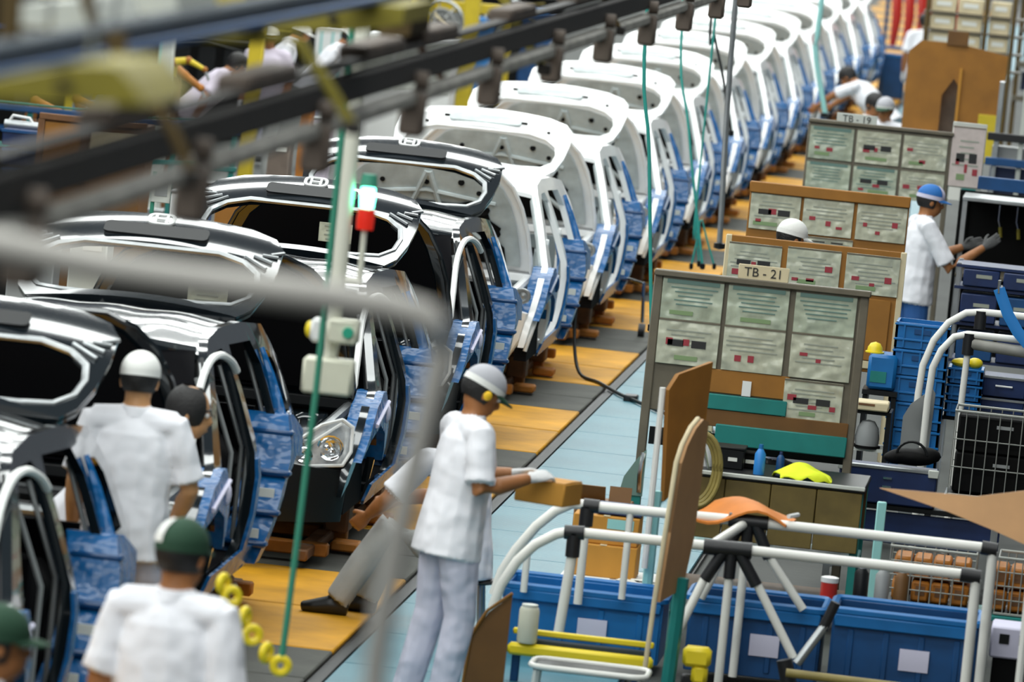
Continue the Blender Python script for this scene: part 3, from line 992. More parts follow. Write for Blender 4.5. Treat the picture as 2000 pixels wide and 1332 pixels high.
    if cap:
        cm, bm_, fm = {'white': (M_CAPW, M_CAPW, M_CAPW), 'grey': (M_CAPGREY, M_CAPG, M_CAPW), 'green': (M_CAPG, M_CAPG, M_CAPG), 'blue': (M_CAPB, M_CAPB, M_CAPL),
                       'dark': (M_HAIR, M_HAIR, M_HAIR), 'graygreen': (M_CAPGREY, M_CAPG, M_CAPW), 'whitepanel': (M_CAPG, M_CAPG, M_CAPW)}[cap]
        rr = []
        for i in range(9):
            th = PI / 2 * i / 8
            r_ = math.cos(th) if i < 8 else .02
            rr.append([at((.087 + .003 * math.cos(th)) * r_ * math.cos(2 * PI * k / 24), -.010 + .108 * r_ * math.sin(2 * PI * k / 24), .038 + .092 * math.sin(th)) for k in range(24)])
        rr.insert(0, [at(.088 * math.cos(2 * PI * k / 24), -.010 + .106 * math.sin(2 * PI * k / 24), .020) for k in range(24)])
        b = MB(); b.rings(rr, True)
        co = b.build('cap', cm, root)
        b = MB()
        b.rings([[at((.0905) * math.cos(2 * PI * k / 24), -.010 + .1115 * math.sin(2 * PI * k / 24), z) for k in range(24)] for z in (.016, .046)], False)
        b.build('cap_band', fm, co)
        if cap in ('blue', 'whitepanel', 'green'):
            b = MB()
            f0, f1 = (-.9, .9) if cap == 'blue' else (-2.9, -1.7)
            rr = []
            for i in range(6):
                th = PI / 2 * i / 7
                rr.append([at(.0925 * math.cos(th) * math.sin(f0 + (f1 - f0) * k / 8), -.010 + .1125 * math.cos(th) * math.cos(f0 + (f1 - f0) * k / 8), .042 + .092 * math.sin(th)) for k in range(9)])
            b.rings(rr, False, False); b.build('cap_panel', M_CAPW if cap == 'green' else fm, co)
        top = []; bot = []
        b = MB(); rr = []
        for i in range(5):
            t_ = i / 4
            rr.append([at((.086 + .004 * t_) * math.sin(-1.15 + 2.3 * k / 12), -.012 + (.105 + .075 * t_ * math.cos((-1.15 + 2.3 * k / 12) * 1.1)) * math.cos(-1.15 + 2.3 * k / 12), .026 - .018 * t_ + .004) for k in range(13)])
        vs = rr + [[p - Rh @ V((0, 0, .006)) for p in r_] for r_ in reversed(rr)]
        b.rings(vs + [vs[0]], False, False)
        b.build('cap_brim', bm_, co)
    if plug:
        b = MB(); b.ball(at(.090, -.006, -.012), (.014, .022, .024), 10, 8, Rh); b.build('ear_plug', M_PLUG, root)
    # collar
    b = MB()
    rr = []
    for z, r_ in ((-.01, .078), (.03, .070), (.034, .066), (-.005, .070)):
        rr.append([P['neck'] + up * z + V((r_ * math.cos(2 * PI * k / 16), r_ * math.sin(2 * PI * k / 16), 0)) for k in range(16)])
    b.rings(rr + [rr[0]], False); b.build('collar', shirt, root)
    # hands
    for s, a, c in ((1, 're', 'rw'), (-1, 'le', 'lw')):
        d = (P[c] - P[a]).normalized()
        pn = V((palm or {}).get(c, (-s * 1.0, .1, .0)))       # palm normal
        pn = (pn - d * pn.dot(d)).normalized()
        z = -pn; x = d.cross(z)
        Mx = Matrix((x, d, z)).transposed().to_4x4(); Mx.translation = P[c] + d * .01
        # thumb lies on the +x side of the mesh; choose the mirror that puts it towards the front / up
        tv = V((0, .6, .8))
        sd = 1 if x.dot(tv) >= 0 else -1
        gm = gloves if gloves else skin
        ho = bpy.data.objects.new('glove' if gloves else 'hand', hand_mesh(curl, sd, gm)); COL.objects.link(ho)
        ho.parent = root; ho.matrix_local = Mx
    return root


# the worker in the middle, carrying a carton
pa = person('worker in white uniform and grey cap holding a cardboard box on the blue walkway', (-2.97, 28.35, 0), math.radians(-62), lean=.10, nod=.42, cap='grey', vox=.009, plug=True,
            J=dict(re=(.25, .02, 1.10), rw=(.17, .30, 1.16), le=(-.24, .10, 1.10), lw=(-.10, .33, 1.15), rk=(.10, .05, .48), la=(-.12, -.10, .09), lk=(-.10, -.02, .48)),
            palm={'rw': (-.45, 0, -.9), 'lw': (.45, 0, -.9)}, curl=.45, h=1.0)
b = MB(); b.box((0, 0, 0), (.26, .22, .11), ch=.006)
bx_ = thing('carton', 'small brown cardboard box held by the worker in the grey cap', 'box', (-2.545, 28.53, 1.035), math.radians(-20))
b = MB(); b.box((0, 0, .055), (.26, .20, .11), ch=.006); b.build('carton_body', M_CARD, bx_)
b = MB(); b.box((0, -.05, .112), (.25, .095, .004), rot=rotx(.04)); b.box((0, .05, .112), (.25, .095, .004), rot=rotx(-.04)); build_each(b, 'flap', M_CARD, bx_)

person('worker seen from behind in white cap and white uniform between the two nearest black cars', (-4.28, 26.86, 0), 0.05, lean=.04, nod=.1, cap='white', vox=.009, skin=M_SKIN2,
       J=dict(re=(.27, .02, 1.08), rw=(.20, .16, .92)), h=1.02)
person('worker with bare dark head in profile beside the worker in the white cap', (-4.54, 27.42, 0), math.radians(-82), lean=.66, nod=-.25, cap=None, skin=M_SKIN2, vox=.011,
       J=dict(rk=(.10, .08, .47), lk=(-.10, .08, .47)))
person('worker seen from behind in dark green cap and white shirt, nearest at the bottom', (-3.15, 21.0, 0), -.22, lean=.03, nod=.05, turn=-.15, cap='green', vox=.009, skin=M_SKIN, h=1.03)
person('worker in green cap cut off by the left edge at the bottom', (-3.42, 18.8, 0), -1.2, lean=.05, cap='green', vox=.012)
person('worker in grey trousers sitting low beside the car with the emblem', (-3.20, 31.3, 0), math.radians(90), vox=.010, pants=M_GREYCL, cap='white', gloves=None, nod=.2,
       J=dict(hip=(0, 0, .42), rh=(.09, .02, .40), lh=(-.09, .02, .40), rk=(.10, .38, .47), lk=(-.11, .40, .50), ra=(.10, .50, .10), la=(-.11, .62, .10), ls=(-.18, .22, .88),
              chest=(0, .02, .68), neck=(0, .0, .85), head=(0, .03, .985), rs=(.185, .0, .80), le=(-.24, .40, .66), lw=(-.16, .50, .56), re=(.24, .2, .66), rw=(.14, .38, .62)), lean=.22, curl=.6)
st = thing('stool', 'low black stool under the sitting worker in grey trousers', 'stool', (-3.17, 31.3, 0))
b = MB(); b.lathe([(.0, .255), (.15, .255), (.16, .265), (.15, .275), (0, .275)], n=18, cap=False); b.build('seat', M_DARKTRIM, st)
for k in range(4):
    a = PI / 4 + k * PI / 2
    b = MB(); b.tube([(.11 * math.cos(a), .11 * math.sin(a), .26), (.14 * math.cos(a), .14 * math.sin(a), .0)], .012, 8); b.build('leg', M_STEEL, st)
person('worker in blue cap and white shirt reaching into the dark cabinet at right', (-1.52, 46.5, 0), math.radians(-72), lean=.06, nod=.1, cap='blue', pants=M_BLUEJEAN, gloves=M_GLOVED, vox=.010,
       J=dict(re=(.24, .20, 1.05), rw=(.22, .46, 1.24), le=(-.24, .2, 1.1), lw=(-.2, .42, 1.2)), curl=.4)
person('worker of whom only the white cap shows above the low brown board', (-2.19, 40.6, 0), -1.0, nod=.2, cap='white', vox=.012, h=1.01)
person('worker in grey cap facing the camera behind the far instruction board', (-2.42, 60.5, 0), PI - .3, nod=.1, cap='graygreen', vox=.013, lean=.05)
person('dark-capped worker in white beside the worker facing the camera', (-2.68, 61.4, 0), PI + .9, nod=.3, cap='dark', vox=.014, lean=.15)
person('worker in white bending over the line of white cars in the distance', (-2.88, 71.5, 0), math.radians(70), lean=.85, nod=.2, cap='dark', vox=.014, gloves=None, h=1.03,
       J=dict(re=(.24, .55, 1.1), rw=(.2, .75, .95), le=(-.24, .55, 1.1), lw=(-.2, .75, .95)))
person('worker in white seen from behind beside the beige boxes', (-3.02, 86.0, 0), .2, lean=.1, cap='dark', vox=.015, h=1.05)
person('worker sitting in the door opening of a white car body', (-4.62, 59.2, 0), math.radians(-85), lean=.45, nod=.1, cap='dark', vox=.014, gloves=None,
       J=dict(hip=(0, 0, .52), rh=(.09, .02, .50), lh=(-.09, .02, .50), rk=(.10, .30, .60), lk=(-.10, .30, .60), ra=(.10, .22, .46), la=(-.10, .22, .46)))
person('worker in lilac shirt bending forward in the far left aisle', (-9.15, 59.0, 0), -1.2, lean=.7, cap='dark', shirt=M_LILAC, pants=M_GREYCL, vox=.015)
person('worker standing behind the yellow post in the far left aisle', (-8.90, 62.3, 0), PI, cap='white', shirt=M_LILAC, pants=M_GREYCL, vox=.015)
person('left one of two workers in white bending together in the far left aisle', (-9.42, 66.0, 0), -1.3, lean=.5, cap='white', vox=.015, long_sleeve=True)
person('right one of two workers in white bending together in the far left aisle', (-8.95, 66.3, 0), -1.4, lean=.55, nod=.3, cap='white', vox=.015, long_sleeve=True)
# ================================================================ right of the line: boards, benches, racks
def sheet(parent, x, y, z, w, h, seed, style=0, reds=3):
    """sleeved instruction sheet hung on a board; faces the camera (-Y)"""
    rnd = random.Random(seed)
    b = MB(); b.box((x, y, z), (w, .006, h), ch=.002)
    s = b.build('instruction_sheet', (M_SLEEVE, M_SLEEVE2, M_SLEEVE3)[style], parent)
    f = y - .0045
    ink = MB(); gr = MB(); rd = MB(); bk = MB()
    if style == 1:
        ink.box((x, f, z + h * .40), (w * .86, .002, h * .10))
    for q in range(rnd.randint(4, 6)):
        yy = z + h * (.26 - q * .10)
        ink.box((x + w * rnd.uniform(-.06, .04), f, yy), (w * rnd.uniform(.45, .82), .002, h * .028))
    build_each(ink, 'print_line', M_INKT if style == 1 else M_INK, s)
    for q in range(reds):
        xx = x + w * (-.30 + .30 * q + rnd.uniform(-.06, .06)); zz = z + h * rnd.uniform(-.30, .05)
        rd.box((xx, f - .001, zz), (w * rnd.uniform(.08, .16), .002, h * rnd.uniform(.07, .16)))
    if reds: build_each(rd, 'red_mark', M_RED, s)
    if rnd.random() < .5:
        gr.box((x + w * rnd.uniform(-.2, .1), f - .001, z - h * .34), (w * rnd.uniform(.25, .5), .002, h * .10)); gr.build('green_mark', M_INKG, s)
    if rnd.random() < .35:
        bk.box((x + w * .18, f - .001, z - h * .02), (w * .24, .002, h * .16)); bk.box((x - w * .2, f - .001, z - h * .02), (w * .26, .002, h * .14)); build_each(bk, 'picture', M_INKD, s)
    # glossy sleeve edge folds
    b = MB(); b.box((x, f + .001, z + h / 2 - .006), (w, .004, .010)); b.build('sleeve_edge', M_FRAME, s)
    return s


# --- board marked TB - 21
bd = thing('instruction_board', 'instruction board with the sign TB - 21 above seven sleeved sheets', 'board', (-1.95, 34.0, 0))
b = MB(); b.box((0, .02, 1.37), (1.17, .02, .78), ch=.004); b.build('back_panel', M_FRAME, bd)
for x in (-.585, .575):
    b = MB(); b.box((x, .02, .90), (.05, .05, 1.74), ch=.006); b.build('post', M_FRAME, bd)
b = MB(); b.box((0, .0, 1.755), (1.22, .06, .035), ch=.006); b.build('top_rail', M_FRAME, bd)
k = 0
for r, (z, h) in enumerate(((1.62, .235), (1.375, .255))):
    for c, x in enumerate((-.385, -.015, .365)):
        sheet(bd, x, -.004, z, .345, h, 11 + k, 1 if r == 0 else 0, 0 if r == 0 else 2); k += 1
sheet(bd, .345, -.004, 1.125, .33, .225, 30, 0, 3)
b = MB(); b.box((0, -.02, 1.81), (.285, .008, .085), ch=.003); sg = b.build('sign_plate', M_CARDB, bd)
text_mesh('TB - 21', .072, M_INKD, sg, (0, -.026, 1.81), (PI / 2, 0, 0))
b = MB(); b.box((-.07, .005, 1.18), (.55, .016, .13), ch=.003); b.build('lower_panel', M_BROWNB, bd)
b = MB(); b.box((-.07, -.005, 1.065), (.55, .03, .085), ch=.004); b.build('upper_beam', M_TEAL, bd)
b = MB(); b.box((.10, -.002, .972), (.92, .024, .095), ch=.004); b.build('shelf_board', M_BROWND, bd)
b = MB(); b.box((.19, -.008, .885), (.74, .04, .115), ch=.005); b.build('lower_beam', M_TEAL, bd)
b = MB(); b.box((-.03, -.014, 1.155), (.05, .004, .085)); b.build('tag', M_WHITEP, bd)
b = MB(); b.box((0, .35, .80), (1.15, .02, .1)); b.build('cavity_shade', M_DARKTRIM, bd)  # dark strip standing for the shade in the cavity under the beams
# --- workbench before it
wb = thing('workbench', 'olive-brown workbench below the TB - 21 board', 'workbench', (-1.73, 33.2, 0))
b = MB(); b.box((0, .1, .765), (1.02, .72, .03), ch=.006); b.build('top', M_DARKTRIM, wb)
b = MB(); b.box((0, -.265, .777), (1.02, .02, .022), ch=.004); b.build('edge_strip', M_PANELW, wb)
for i in range(4):
    b = MB(); b.box((-.375 + .25 * i, -.25, .585), (.244, .02, .33), ch=.004); b.build('front_panel', M_OLIVEB, wb)
b = MB(); b.box((0, .3, .60), (1.0, .02, .3)); b.build('back_panel', M_BROWND, wb)
for x in (-.48, .48):
    for y in (-.2, .38):
        b = MB(); b.box((x, y, .375), (.045, .045, .75), ch=.004); b.build('leg', M_TEAL, wb)
for z in (.36, .12):
    b = MB(); b.box((0, .08, z), (1.0, .6, .03), ch=.005); b.build('lower_shelf', M_TEALL if z > .3 else M_BROWND, wb)


def bottle(label, loc, r, h, mt, capm):
    t = thing('bottle', label, 'bottle', loc)
    b = MB(); b.lathe([(0, 0), (r, 0), (r * 1.03, h * .1), (r, h * .68), (r * .55, h * .82), (r * .4, h * .86), (0, h * .86)], n=14, cap=False); b.build('bottle_body', mt, t)
    b = MB(); b.lathe([(0, h * .86), (r * .45, h * .86), (r * .4, h), (0, h)], n=12, cap=False); b.build('bottle_cap', capm, t)


bottle('tall bright blue bottle on the workbench below the TB - 21 board', (-1.815, 33.1, .78), .030, .165, M_STRAPB, M_BINB)
bottle('small dark blue bottle behind the yellow cloth on the workbench', (-1.715, 33.35, .78), .022, .11, M_BIND, M_NAVY)
bottle('white jug with a dark base at the left end of the workbench', (-2.13, 33.25, .78), .058, .19, M_WHITEP, M_CAPG)
t = thing('cloth', 'crumpled bright yellow cloth lying on the workbench', 'cloth', (-1.575, 33.08, .78))
b = MB()
def clo(x, y):
    r = 1 - min(1, (x / .17) ** 2 + (y / .12) ** 2)
    return (x + .012 * math.sin(9 * y * 8), y, .006 + .085 * max(0, r) ** .6 * (.8 + .25 * math.sin(23 * x + 2) * math.cos(31 * y)))
cl = patch([(.165 * math.cos(2 * PI * i / 20) * (1 + .12 * math.sin(5 * i)), .115 * math.sin(2 * PI * i / 20) * (1 + .1 * math.cos(3 * i))) for i in range(20)], [], clo, .018, .006, (0, 0, -1))
cl.build('cloth_folds', M_HIVIS, t)
for i, (x, y, w_, d_, h_, mt, lb) in enumerate(((-1.99, 33.30, .16, .2, .11, M_DARKTRIM, 'black parts box beside the white jug on the workbench'), (-1.90, 33.38, .1, .12, .08, M_BLACKP, 'small black box left of the blue bottle on the workbench'))):
    t = thing('parts_box', lb, 'box', (x, y, .78))
    b = MB(); b.box((0, 0, h_ / 2), (w_, d_, h_), ch=.006); b.build('box_body', mt, t)
    b = MB(); b.box((0, 0, h_ + .004), (w_ + .01, d_ + .01, .012), ch=.003); b.build('lid', mt, t)
    b = MB(); b.box((.02, -d_ / 2 - .002, h_ * .5), (.05, .003, .02)); b.build('sticker', M_PAPER, t)
# coil of hose hung at the bench end
t = thing('hose_coil', 'coil of olive hose hanging at the left end of the workbench', 'hose', (-2.14, 32.86, 0))
for i in range(3):
    b = MB(); ring_band(b, arc((0, .80), .175 + .012 * i, 0, 2 * PI * .97, 26, lambda u, v_, i=i: V((u * .55 + .012 * i, -.012 * i, v_))), .013, 8); b.build('loop', M_OLHOSE, t)
b = MB(); b.tube([(.0, .0, .975), (.0, .05, 1.0), (.06, .12, .775)], .008, 6); b.build('hook', M_STEEL, t)
# --- brown board with three sheets, and a lower one before it
b2o = thing('instruction_board', 'brown instruction board with one row of three sheets behind the white cap', 'board', (-2.0, 41.8, 0))
b = MB(); b.box((0, .02, 1.50), (1.10, .025, .66), ch=.005); b.build('back_panel', M_BROWNB, b2o)
for x in (-.53, .53):
    b = MB(); b.box((x, .05, .90), (.04, .05, 1.80), ch=.005); b.build('post', M_CARDB, b2o)
b = MB(); b.box((0, .0, 1.805), (1.11, .05, .075), ch=.006); b.build('top_rail', M_BROWNB, b2o)
for k, (x, z, w_, h_, rd) in enumerate(((-.365, 1.645, .345, .255, 2), (.0, 1.645, .345, .255, 3), (.37, 1.645, .345, .255, 3), (.02, 1.475, .34, .06, 0))):
    sheet(b2o, x, -.004, z, w_, h_, 50 + k, 0, rd)
b2p = thing('instruction_board', 'low brown board with three sheets just behind the TB - 21 sign', 'board', (-1.95, 39.5, 0))
b = MB(); b.box((0, .02, 1.22), (1.16, .025, .80), ch=.005); b.build('back_panel', M_BROWNB, b2p)
for x in (-.565, .575):
    b = MB(); b.box((x, .03, .81), (.04, .05, 1.62), ch=.005); b.build('post', M_CARDB, b2p)
for k, (x, z, w_, h_, rd) in enumerate(((-.385, 1.455, .345, .245, 2), (.0, 1.455, .35, .26, 3), (.385, 1.455, .35, .26, 3))):
    sheet(b2p, x, -.004, z, w_, h_, 60 + k, 0, rd)
b = MB(); b.box((.44, -.006, 1.10), (.17, .012, .40), ch=.003); b.build('lower_panel', M_BROWNB, b2p)
b = MB(); b.box((.0, -.002, .87), (1.16, .03, .05), ch=.004); b.build('bottom_rail', M_CARDB, b2p)
# --- far board marked TB - 19
b3 = thing('instruction_board', 'far instruction board with the sign TB - 19 and a pink sheet at its side', 'board', (-1.97, 48.5, 0))
b = MB(); b.box((0, .02, 1.69), (1.14, .025, .56), ch=.005); b.build('back_panel', M_FRAME, b3)
for x in (-.56, .56):
    b = MB(); b.box((x, .03, .98), (.04, .04, 1.96), ch=.005); b.build('post', M_FRAME, b3)
b = MB(); b.box((0, .0, 1.965), (1.16, .05, .03), ch=.006); b.build('top_rail', M_FRAME, b3)
k = 0
for z, h_ in ((1.80, .27), (1.53, .24)):
    for x in (-.385, -.01, .365):
        sheet(b3, x, -.004, z, .35, h_, 70 + k, 1 if k in (0, 3, 4) else 0, 2 if k != 3 else 0); k += 1
sheet(b3, .70, -.002, 1.80, .26, .48, 88, 2, 3)
b = MB(); b.box((.70, .02, 1.76), (.27, .02, .62), ch=.003); b.build('side_panel', M_PANELW, b3)
b = MB(); b.box((.63, -.006, 1.50), (.09, .01, .10)); b.build('notice', M_PAPER, b3)
b = MB(); b.box((.74, -.006, 1.50), (.11, .01, .10)); b.build('notice', M_TEAL, b3)
b = MB(); b.box((-.20, -.015, 2.005), (.32, .01, .085), ch=.003); sg = b.build('sign_plate', M_PANELW, b3)
text_mesh('TB - 19', .075, M_INKD, sg, (-.20, -.022, 2.005), (PI / 2, 0, 0))
# --- brown panel rack beyond, and beige boxes
pr = thing('panel_rack', 'large brown hardboard panel screen with a dark opening beyond the boards', 'screen', (-1.70, 58.0, 0))
b = patch([(-.47, 1.28), (-.12, 1.28), (-.12, 1.85), (-.02, 2.02), (.03, 1.95), (.03, 1.28), (.44, 1.28), (.47, 2.28), (.08, 2.34), (-.08, 2.35), (-.36, 2.35), (-.47, 2.24)], [], lambda x, z: (x, 0, z), .15, .03, (0, 1, 0))
b.build('screen_board', M_BROWNB, pr)
b = MB(); b.box((-.02, -.01, 2.40), (.20, .02, .14), ch=.004); b.build('top_flap', M_BROWND, pr)
b = MB(); b.box((-.05, .20, 1.65), (.15, .02, .78)); b.build('inner_panel', M_RAILB, pr)
b = MB(); b.box((.04, -.02, 1.75), (.025, .02, .75)); b.build('edge_strip', M_CARD, pr)
b = MB(); b.box((.36, -.02, 1.48), (.22, .025, .46), ch=.004); b.build('yellow_panel', M_YELM, pr)
for x in (-.44, .44):
    b = MB(); b.box((x, .05, .7), (.05, .05, 1.4), ch=.005); b.build('post', M_BROWND, pr)
b = MB(); b.box((-.30, -.03, 1.40), (.30, .25, .10), ch=.01); b.build('white_tray', M_WHITEP, pr)
k = 0
for row, z in enumerate((1.832, 2.022, 2.212, 2.402)):
    for c, x in enumerate((-2.14, -1.85, -1.525)):
        t = thing('storage_box', 'beige cardboard box, %s row from the bottom, %s, in the far shelf' % (('lowest', 'second', 'third', 'topmost')[row], ('left column', 'middle column', 'right column')[c]), 'box', (x, 66.0, z), 0, 'beige boxes in the far shelf')
        w_ = .27 if c < 2 else .22
        b = MB(); b.box((0, 0, .08), (w_, .35, .16), ch=.008); b.build('box_body', M_CARDB, t)
        b = MB(); b.box((0, -.178, .09), (w_ * .6, .004, .05)); b.build('box_label', M_PAPER, t)
        k += 1
sf = thing('steel_shelf', 'tall steel shelf holding the beige boxes', 'shelf', (-1.85, 66.0, 0))
for x in (-.46, .17, .47):
    for y in (-.2, .2):
        b = MB(); b.box((x, y, 1.4), (.04, .04, 2.8), ch=.004); b.build('post', M_OLIVED, sf)
for z in (1.82, 2.01, 2.20, 2.39):
    b = MB(); b.box((.05, 0, z), (1.1, .42, .02), ch=.003); b.build('shelf_board', M_FRAME, sf)
# red car doors on a far rack
rr_ = thing('parts_rack', 'blue rack of red car doors at the far end', 'rack', (-3.42, 97, 0))
for x in (-.62, .62):
    b = MB(); b.box((x, 0, 1.05), (.06, .06, 2.1), ch=.008); b.build('post', M_BIND, rr_)
b = MB(); b.box((0, 0, 2.06), (1.3, .07, .07), ch=.008); b.build('top_beam', M_BIND, rr_)
b = MB(); b.box((0, .05, .80), (1.2, .4, .05), ch=.008); b.build('shelf_board', M_BIND, rr_)
for i in range(6):
    t = thing('red_door', '%s red car door on the far blue rack' % ('leftmost', 'second', 'third', 'fourth', 'fifth', 'rightmost')[i], 'car door', (-3.92 + .20 * i, 96.9, 0), 0, 'red doors on the far rack')
    b = MB(); b.tube([(0, 0, 2.0), (.02, -.05, 1.7), (.05, -.08, 1.3), (.02, -.02, .84)], [(.075, .02), (.085, .03), (.08, .03), (.05, .02)], 10, ref=(1, .3, 0)); b.build('door_skin', M_REDP, t)
    b = MB(); b.tube([(0, 0, 1.98), (0, .06, 2.11)], .012, 6); b.build('hook', M_STEEL, t)
for i in range(3):
    t = thing('crate', '%s blue crate under the red car doors at the far end' % ('left', 'middle', 'right')[i], 'crate', (-3.82 + .40 * i, 96.7, 0))
    b = MB(); b.box((0, 0, .34), (.36, .4, .68), ch=.02); b.build('crate_body', M_BIND, t)
    b = MB(); b.box((0, 0, .70), (.38, .42, .05), ch=.01); b.build('crate_rim', M_BINB, t)


# --- hanging hardboard pieces beside the walkway
t = thing('hardboard_sheet', 'upright brown hardboard sheet with a pale edge beside the walkway', 'board', (-2.17, 31.2, 0))
b = patch([(-.03, .80), (.13, .98), (.14, 1.52), (-.02, 1.46), (-.06, 1.38)], [], lambda u, z: (u * .95, u * 1.6, z), .12, .02, (1, 0, 0)); b.build('sheet_board', M_BROWNB, t)
b = MB(); b.tube([(-.07, -.10, .45), (-.07, -.10, 1.39)], .016, 8); b.build('edge_post', M_PIPE, t)
b = MB(); b.tube([(-.05, -.05, 0), (-.05, -.05, .85)], .028, 8); b.build('teal_post', M_TEALL, t)
t = thing('hardboard_sheet', 'tall narrow tan hardboard sheet with rounded top in front of the pipe rack', 'board', (-1.98, 29.5, 0))
pl = [(-.16, .52), (.10, .56), (.16, .80), (.17, 1.38), (.10, 1.40), (.02, 1.36), (-.06, 1.28), (-.10, 1.20)]
b = patch(pl, [], lambda u, z: (u * .32 + .02 * (z - 1), u * 1.2, z), .12, .022, (1, 0, 0)); b.build('sheet_board', M_TAN, t)
b = MB(); b.tube([(u * .32 + .02 * (z - 1) - .006, u * 1.2, z) for u, z in [(.10, 1.40), (.02, 1.36), (-.06, 1.28), (-.10, 1.20), (-.13, .85), (-.16, .52)]] + [(-.08, -.2, .15)], .013, 8); b.build('edge_trim', M_CARDB, t)
b = MB(); b.tube([(.02, .05, .0), (.04, .05, .62)], .035, 8); b.build('foot_post', M_TEAL, t)
t = thing('hardboard_sheet', 'dark brown hardboard sheet leaning low beside the worker with the box', 'board', (-2.79, 29.1, 0))
b = patch([(-.13, 0), (.07, 0), (.07, .50), (-.04, .40), (-.11, .28)], [], lambda u, z: (u, -u * .35 + .05 * z, z), .12, .02, (0, 1, 0)); b.build('sheet_board', M_BROWND, t)
b = MB(); b.tube([(-.135, .05, .0), (-.115, .05, .28), (-.045, .03, .41), (.07, 0, .51)], .008, 6); b.build('edge_trim', M_BROWNB, t)

# --- pipe rack
rk = thing('pipe_rack', 'rack of ivory pipes with black joints over the blue bins', 'rack', (-1.7, 30.3, 0))
def pipe(pts, r=.026, mt=M_PIPE, nm='pipe'):
    b = MB(); b.tube([(x + 1.7, y - 30.3, z) for x, y, z in pts], r, 10); return b.build(nm, mt, rk)
def joint(p, q, r=.036):
    return pipe([p, q], r, M_JOINT, 'joint')
YB, YF = 30.55, 30.05
cur = [(-2.95, .30), (-2.92, .42), (-2.86, .54), (-2.77, .67), (-2.68, .76), (-2.60, .805), (-2.52, .81)]
pipe([(x, YB, z) for x, z in cur]); joint((-2.54, YB, .805), (-2.46, YB, .805)); pipe([(-2.47, YB, .805), (-1.78, YB, .815)])
pipe([(-1.62, YB, .815), (-.50, YB, .815)])
cur2 = [(-2.90, .30), (-2.87, .42), (-2.80, .55), (-2.72, .64), (-2.62, .705), (-2.55, .725)]
pipe([(x, YF, z) for x, z in cur2]); joint((-2.58, YF, .72), (-2.48, YF, .725)); pipe([(-2.50, YF, .725), (-1.86, YF, .73)])
pipe([(-1.66, YF, .73), (-.58, YF, .73)])
joint((-1.80, YB, .815), (-1.60, YB, .815)); joint((-1.88, YF, .725), (-1.64, YF, .73), .04)
pipe([(-1.72, YB, .80), (-1.84, YF, .74)], .024)
for p, q in (((-1.74, YB, .80), (-1.80, YB, .64)), ((-1.70, YB, .80), (-1.70, YB, .62)), ((-1.66, YB, .80), (-1.58, YB, .64)),
             ((-1.78, YF, .71), (-1.86, YF, .56)), ((-1.74, YF, .71), (-1.74, YF, .58)), ((-1.70, YF, .71), (-1.60, YF, .56))):
    joint(p, q, .03)
for p, q in (((-1.86, YF, .57), (-1.99, YF - .1, .22)), ((-1.74, YF, .60), (-1.74, YF, .02)), ((-1.60, YF, .57), (-1.38, YF, .22)), ((-1.58, YB, .65), (-1.38, YB, .40)), ((-1.80, YB, .65), (-1.90, YB, .40)), ((-1.70, YB, .63), (-1.70, YB, .02))):
    pipe([p, q], .022)
joint((-.52, YB, .815), (-.44, YB, .81)); joint((-.60, YF, .73), (-.50, YF, .725))
pipe([(-.46, YB, .80), (-.46, YB, .02)]); pipe([(-.52, YF, .71), (-.52, YF, .02)])
joint((-2.52, YB, .80), (-2.52, YB, .70)); joint((-2.53, YF, .72), (-2.53, YF, .60))
pipe([(-2.52, YB, .72), (-2.52, YB, .30)], .022); pipe([(-2.53, YF, .62), (-2.56, YF, .20)], .026)
pipe([(-2.30, YB, .80), (-2.30, YB, .35)], .018); pipe([(-2.80, YB, .55), (-2.80, YB, .33)], .018)
pipe([(-1.40, YF - .2, .17), (-.44, YF - .2, .16)], .022, M_OLHOSE, 'low_rail')
joint((-1.42, YF - .1, .22), (-1.36, YF - .1, .02), .04); pipe([(-1.36, YF - .05, .20), (-1.24, YF, .40)], .024, M_STEEL); joint((-1.25, YF, .38), (-1.20, YF, .52), .026)


def bin_(label, x, y, w_, d_, z0, h_, mt, rim):
    t = thing('bin', label, 'bin', (x, y, z0), 0, 'blue bins below the pipe rack')
    b = MB()
    for sx, sy, lx, ly in ((-w_ / 2, 0, .02, d_), (w_ / 2, 0, .02, d_), (0, -d_ / 2, w_, .02), (0, d_ / 2, w_, .02)):
        b.box((sx, sy, h_ / 2), (lx, ly, h_), ch=.004)
    build_each(b, 'side_wall', mt, t)
    b = MB(); b.box((0, 0, .012), (w_, d_, .02)); b.build('base', mt, t)
    b = MB(); ring_band(b, [V((x_, y_, h_)) for x_, y_ in rrect(w_ + .03, d_ + .03, .04, 3)], .022, 6); b.build('rim', rim, t)
    for i in range(4):
        b = MB(); b.box((-w_ * .375 + w_ * .25 * i, -d_ / 2 - .012, h_ * .42), (.03, .014, h_ * .70), ch=.004); b.build('rib', mt, t)
    b = MB(); b.box((0, -d_ / 2 - .022, h_ * .88), (w_ * 1.0, .03, h_ * .16), ch=.006); b.build('lip', rim, t)
    b = MB(); b.box((.06, -d_ / 2 - .02, h_ * .45), (.15, .006, .11)); b.build('card_holder', M_CAPL, t)
    return t
bin_('left blue bin below the pipe rack beside the yellow bars', -2.50, 30.85, .80, .45, .02, .33, M_BINB, M_BINB)
bin_('middle blue bin below the pipe rack joint', -1.62, 30.85, .66, .45, .02, .37, M_BIND, M_BINB)
bin_('right blue bin below the pipe rack with a card holder', -.86, 30.85, .72, .45, .02, .39, M_BIND, M_BINB)
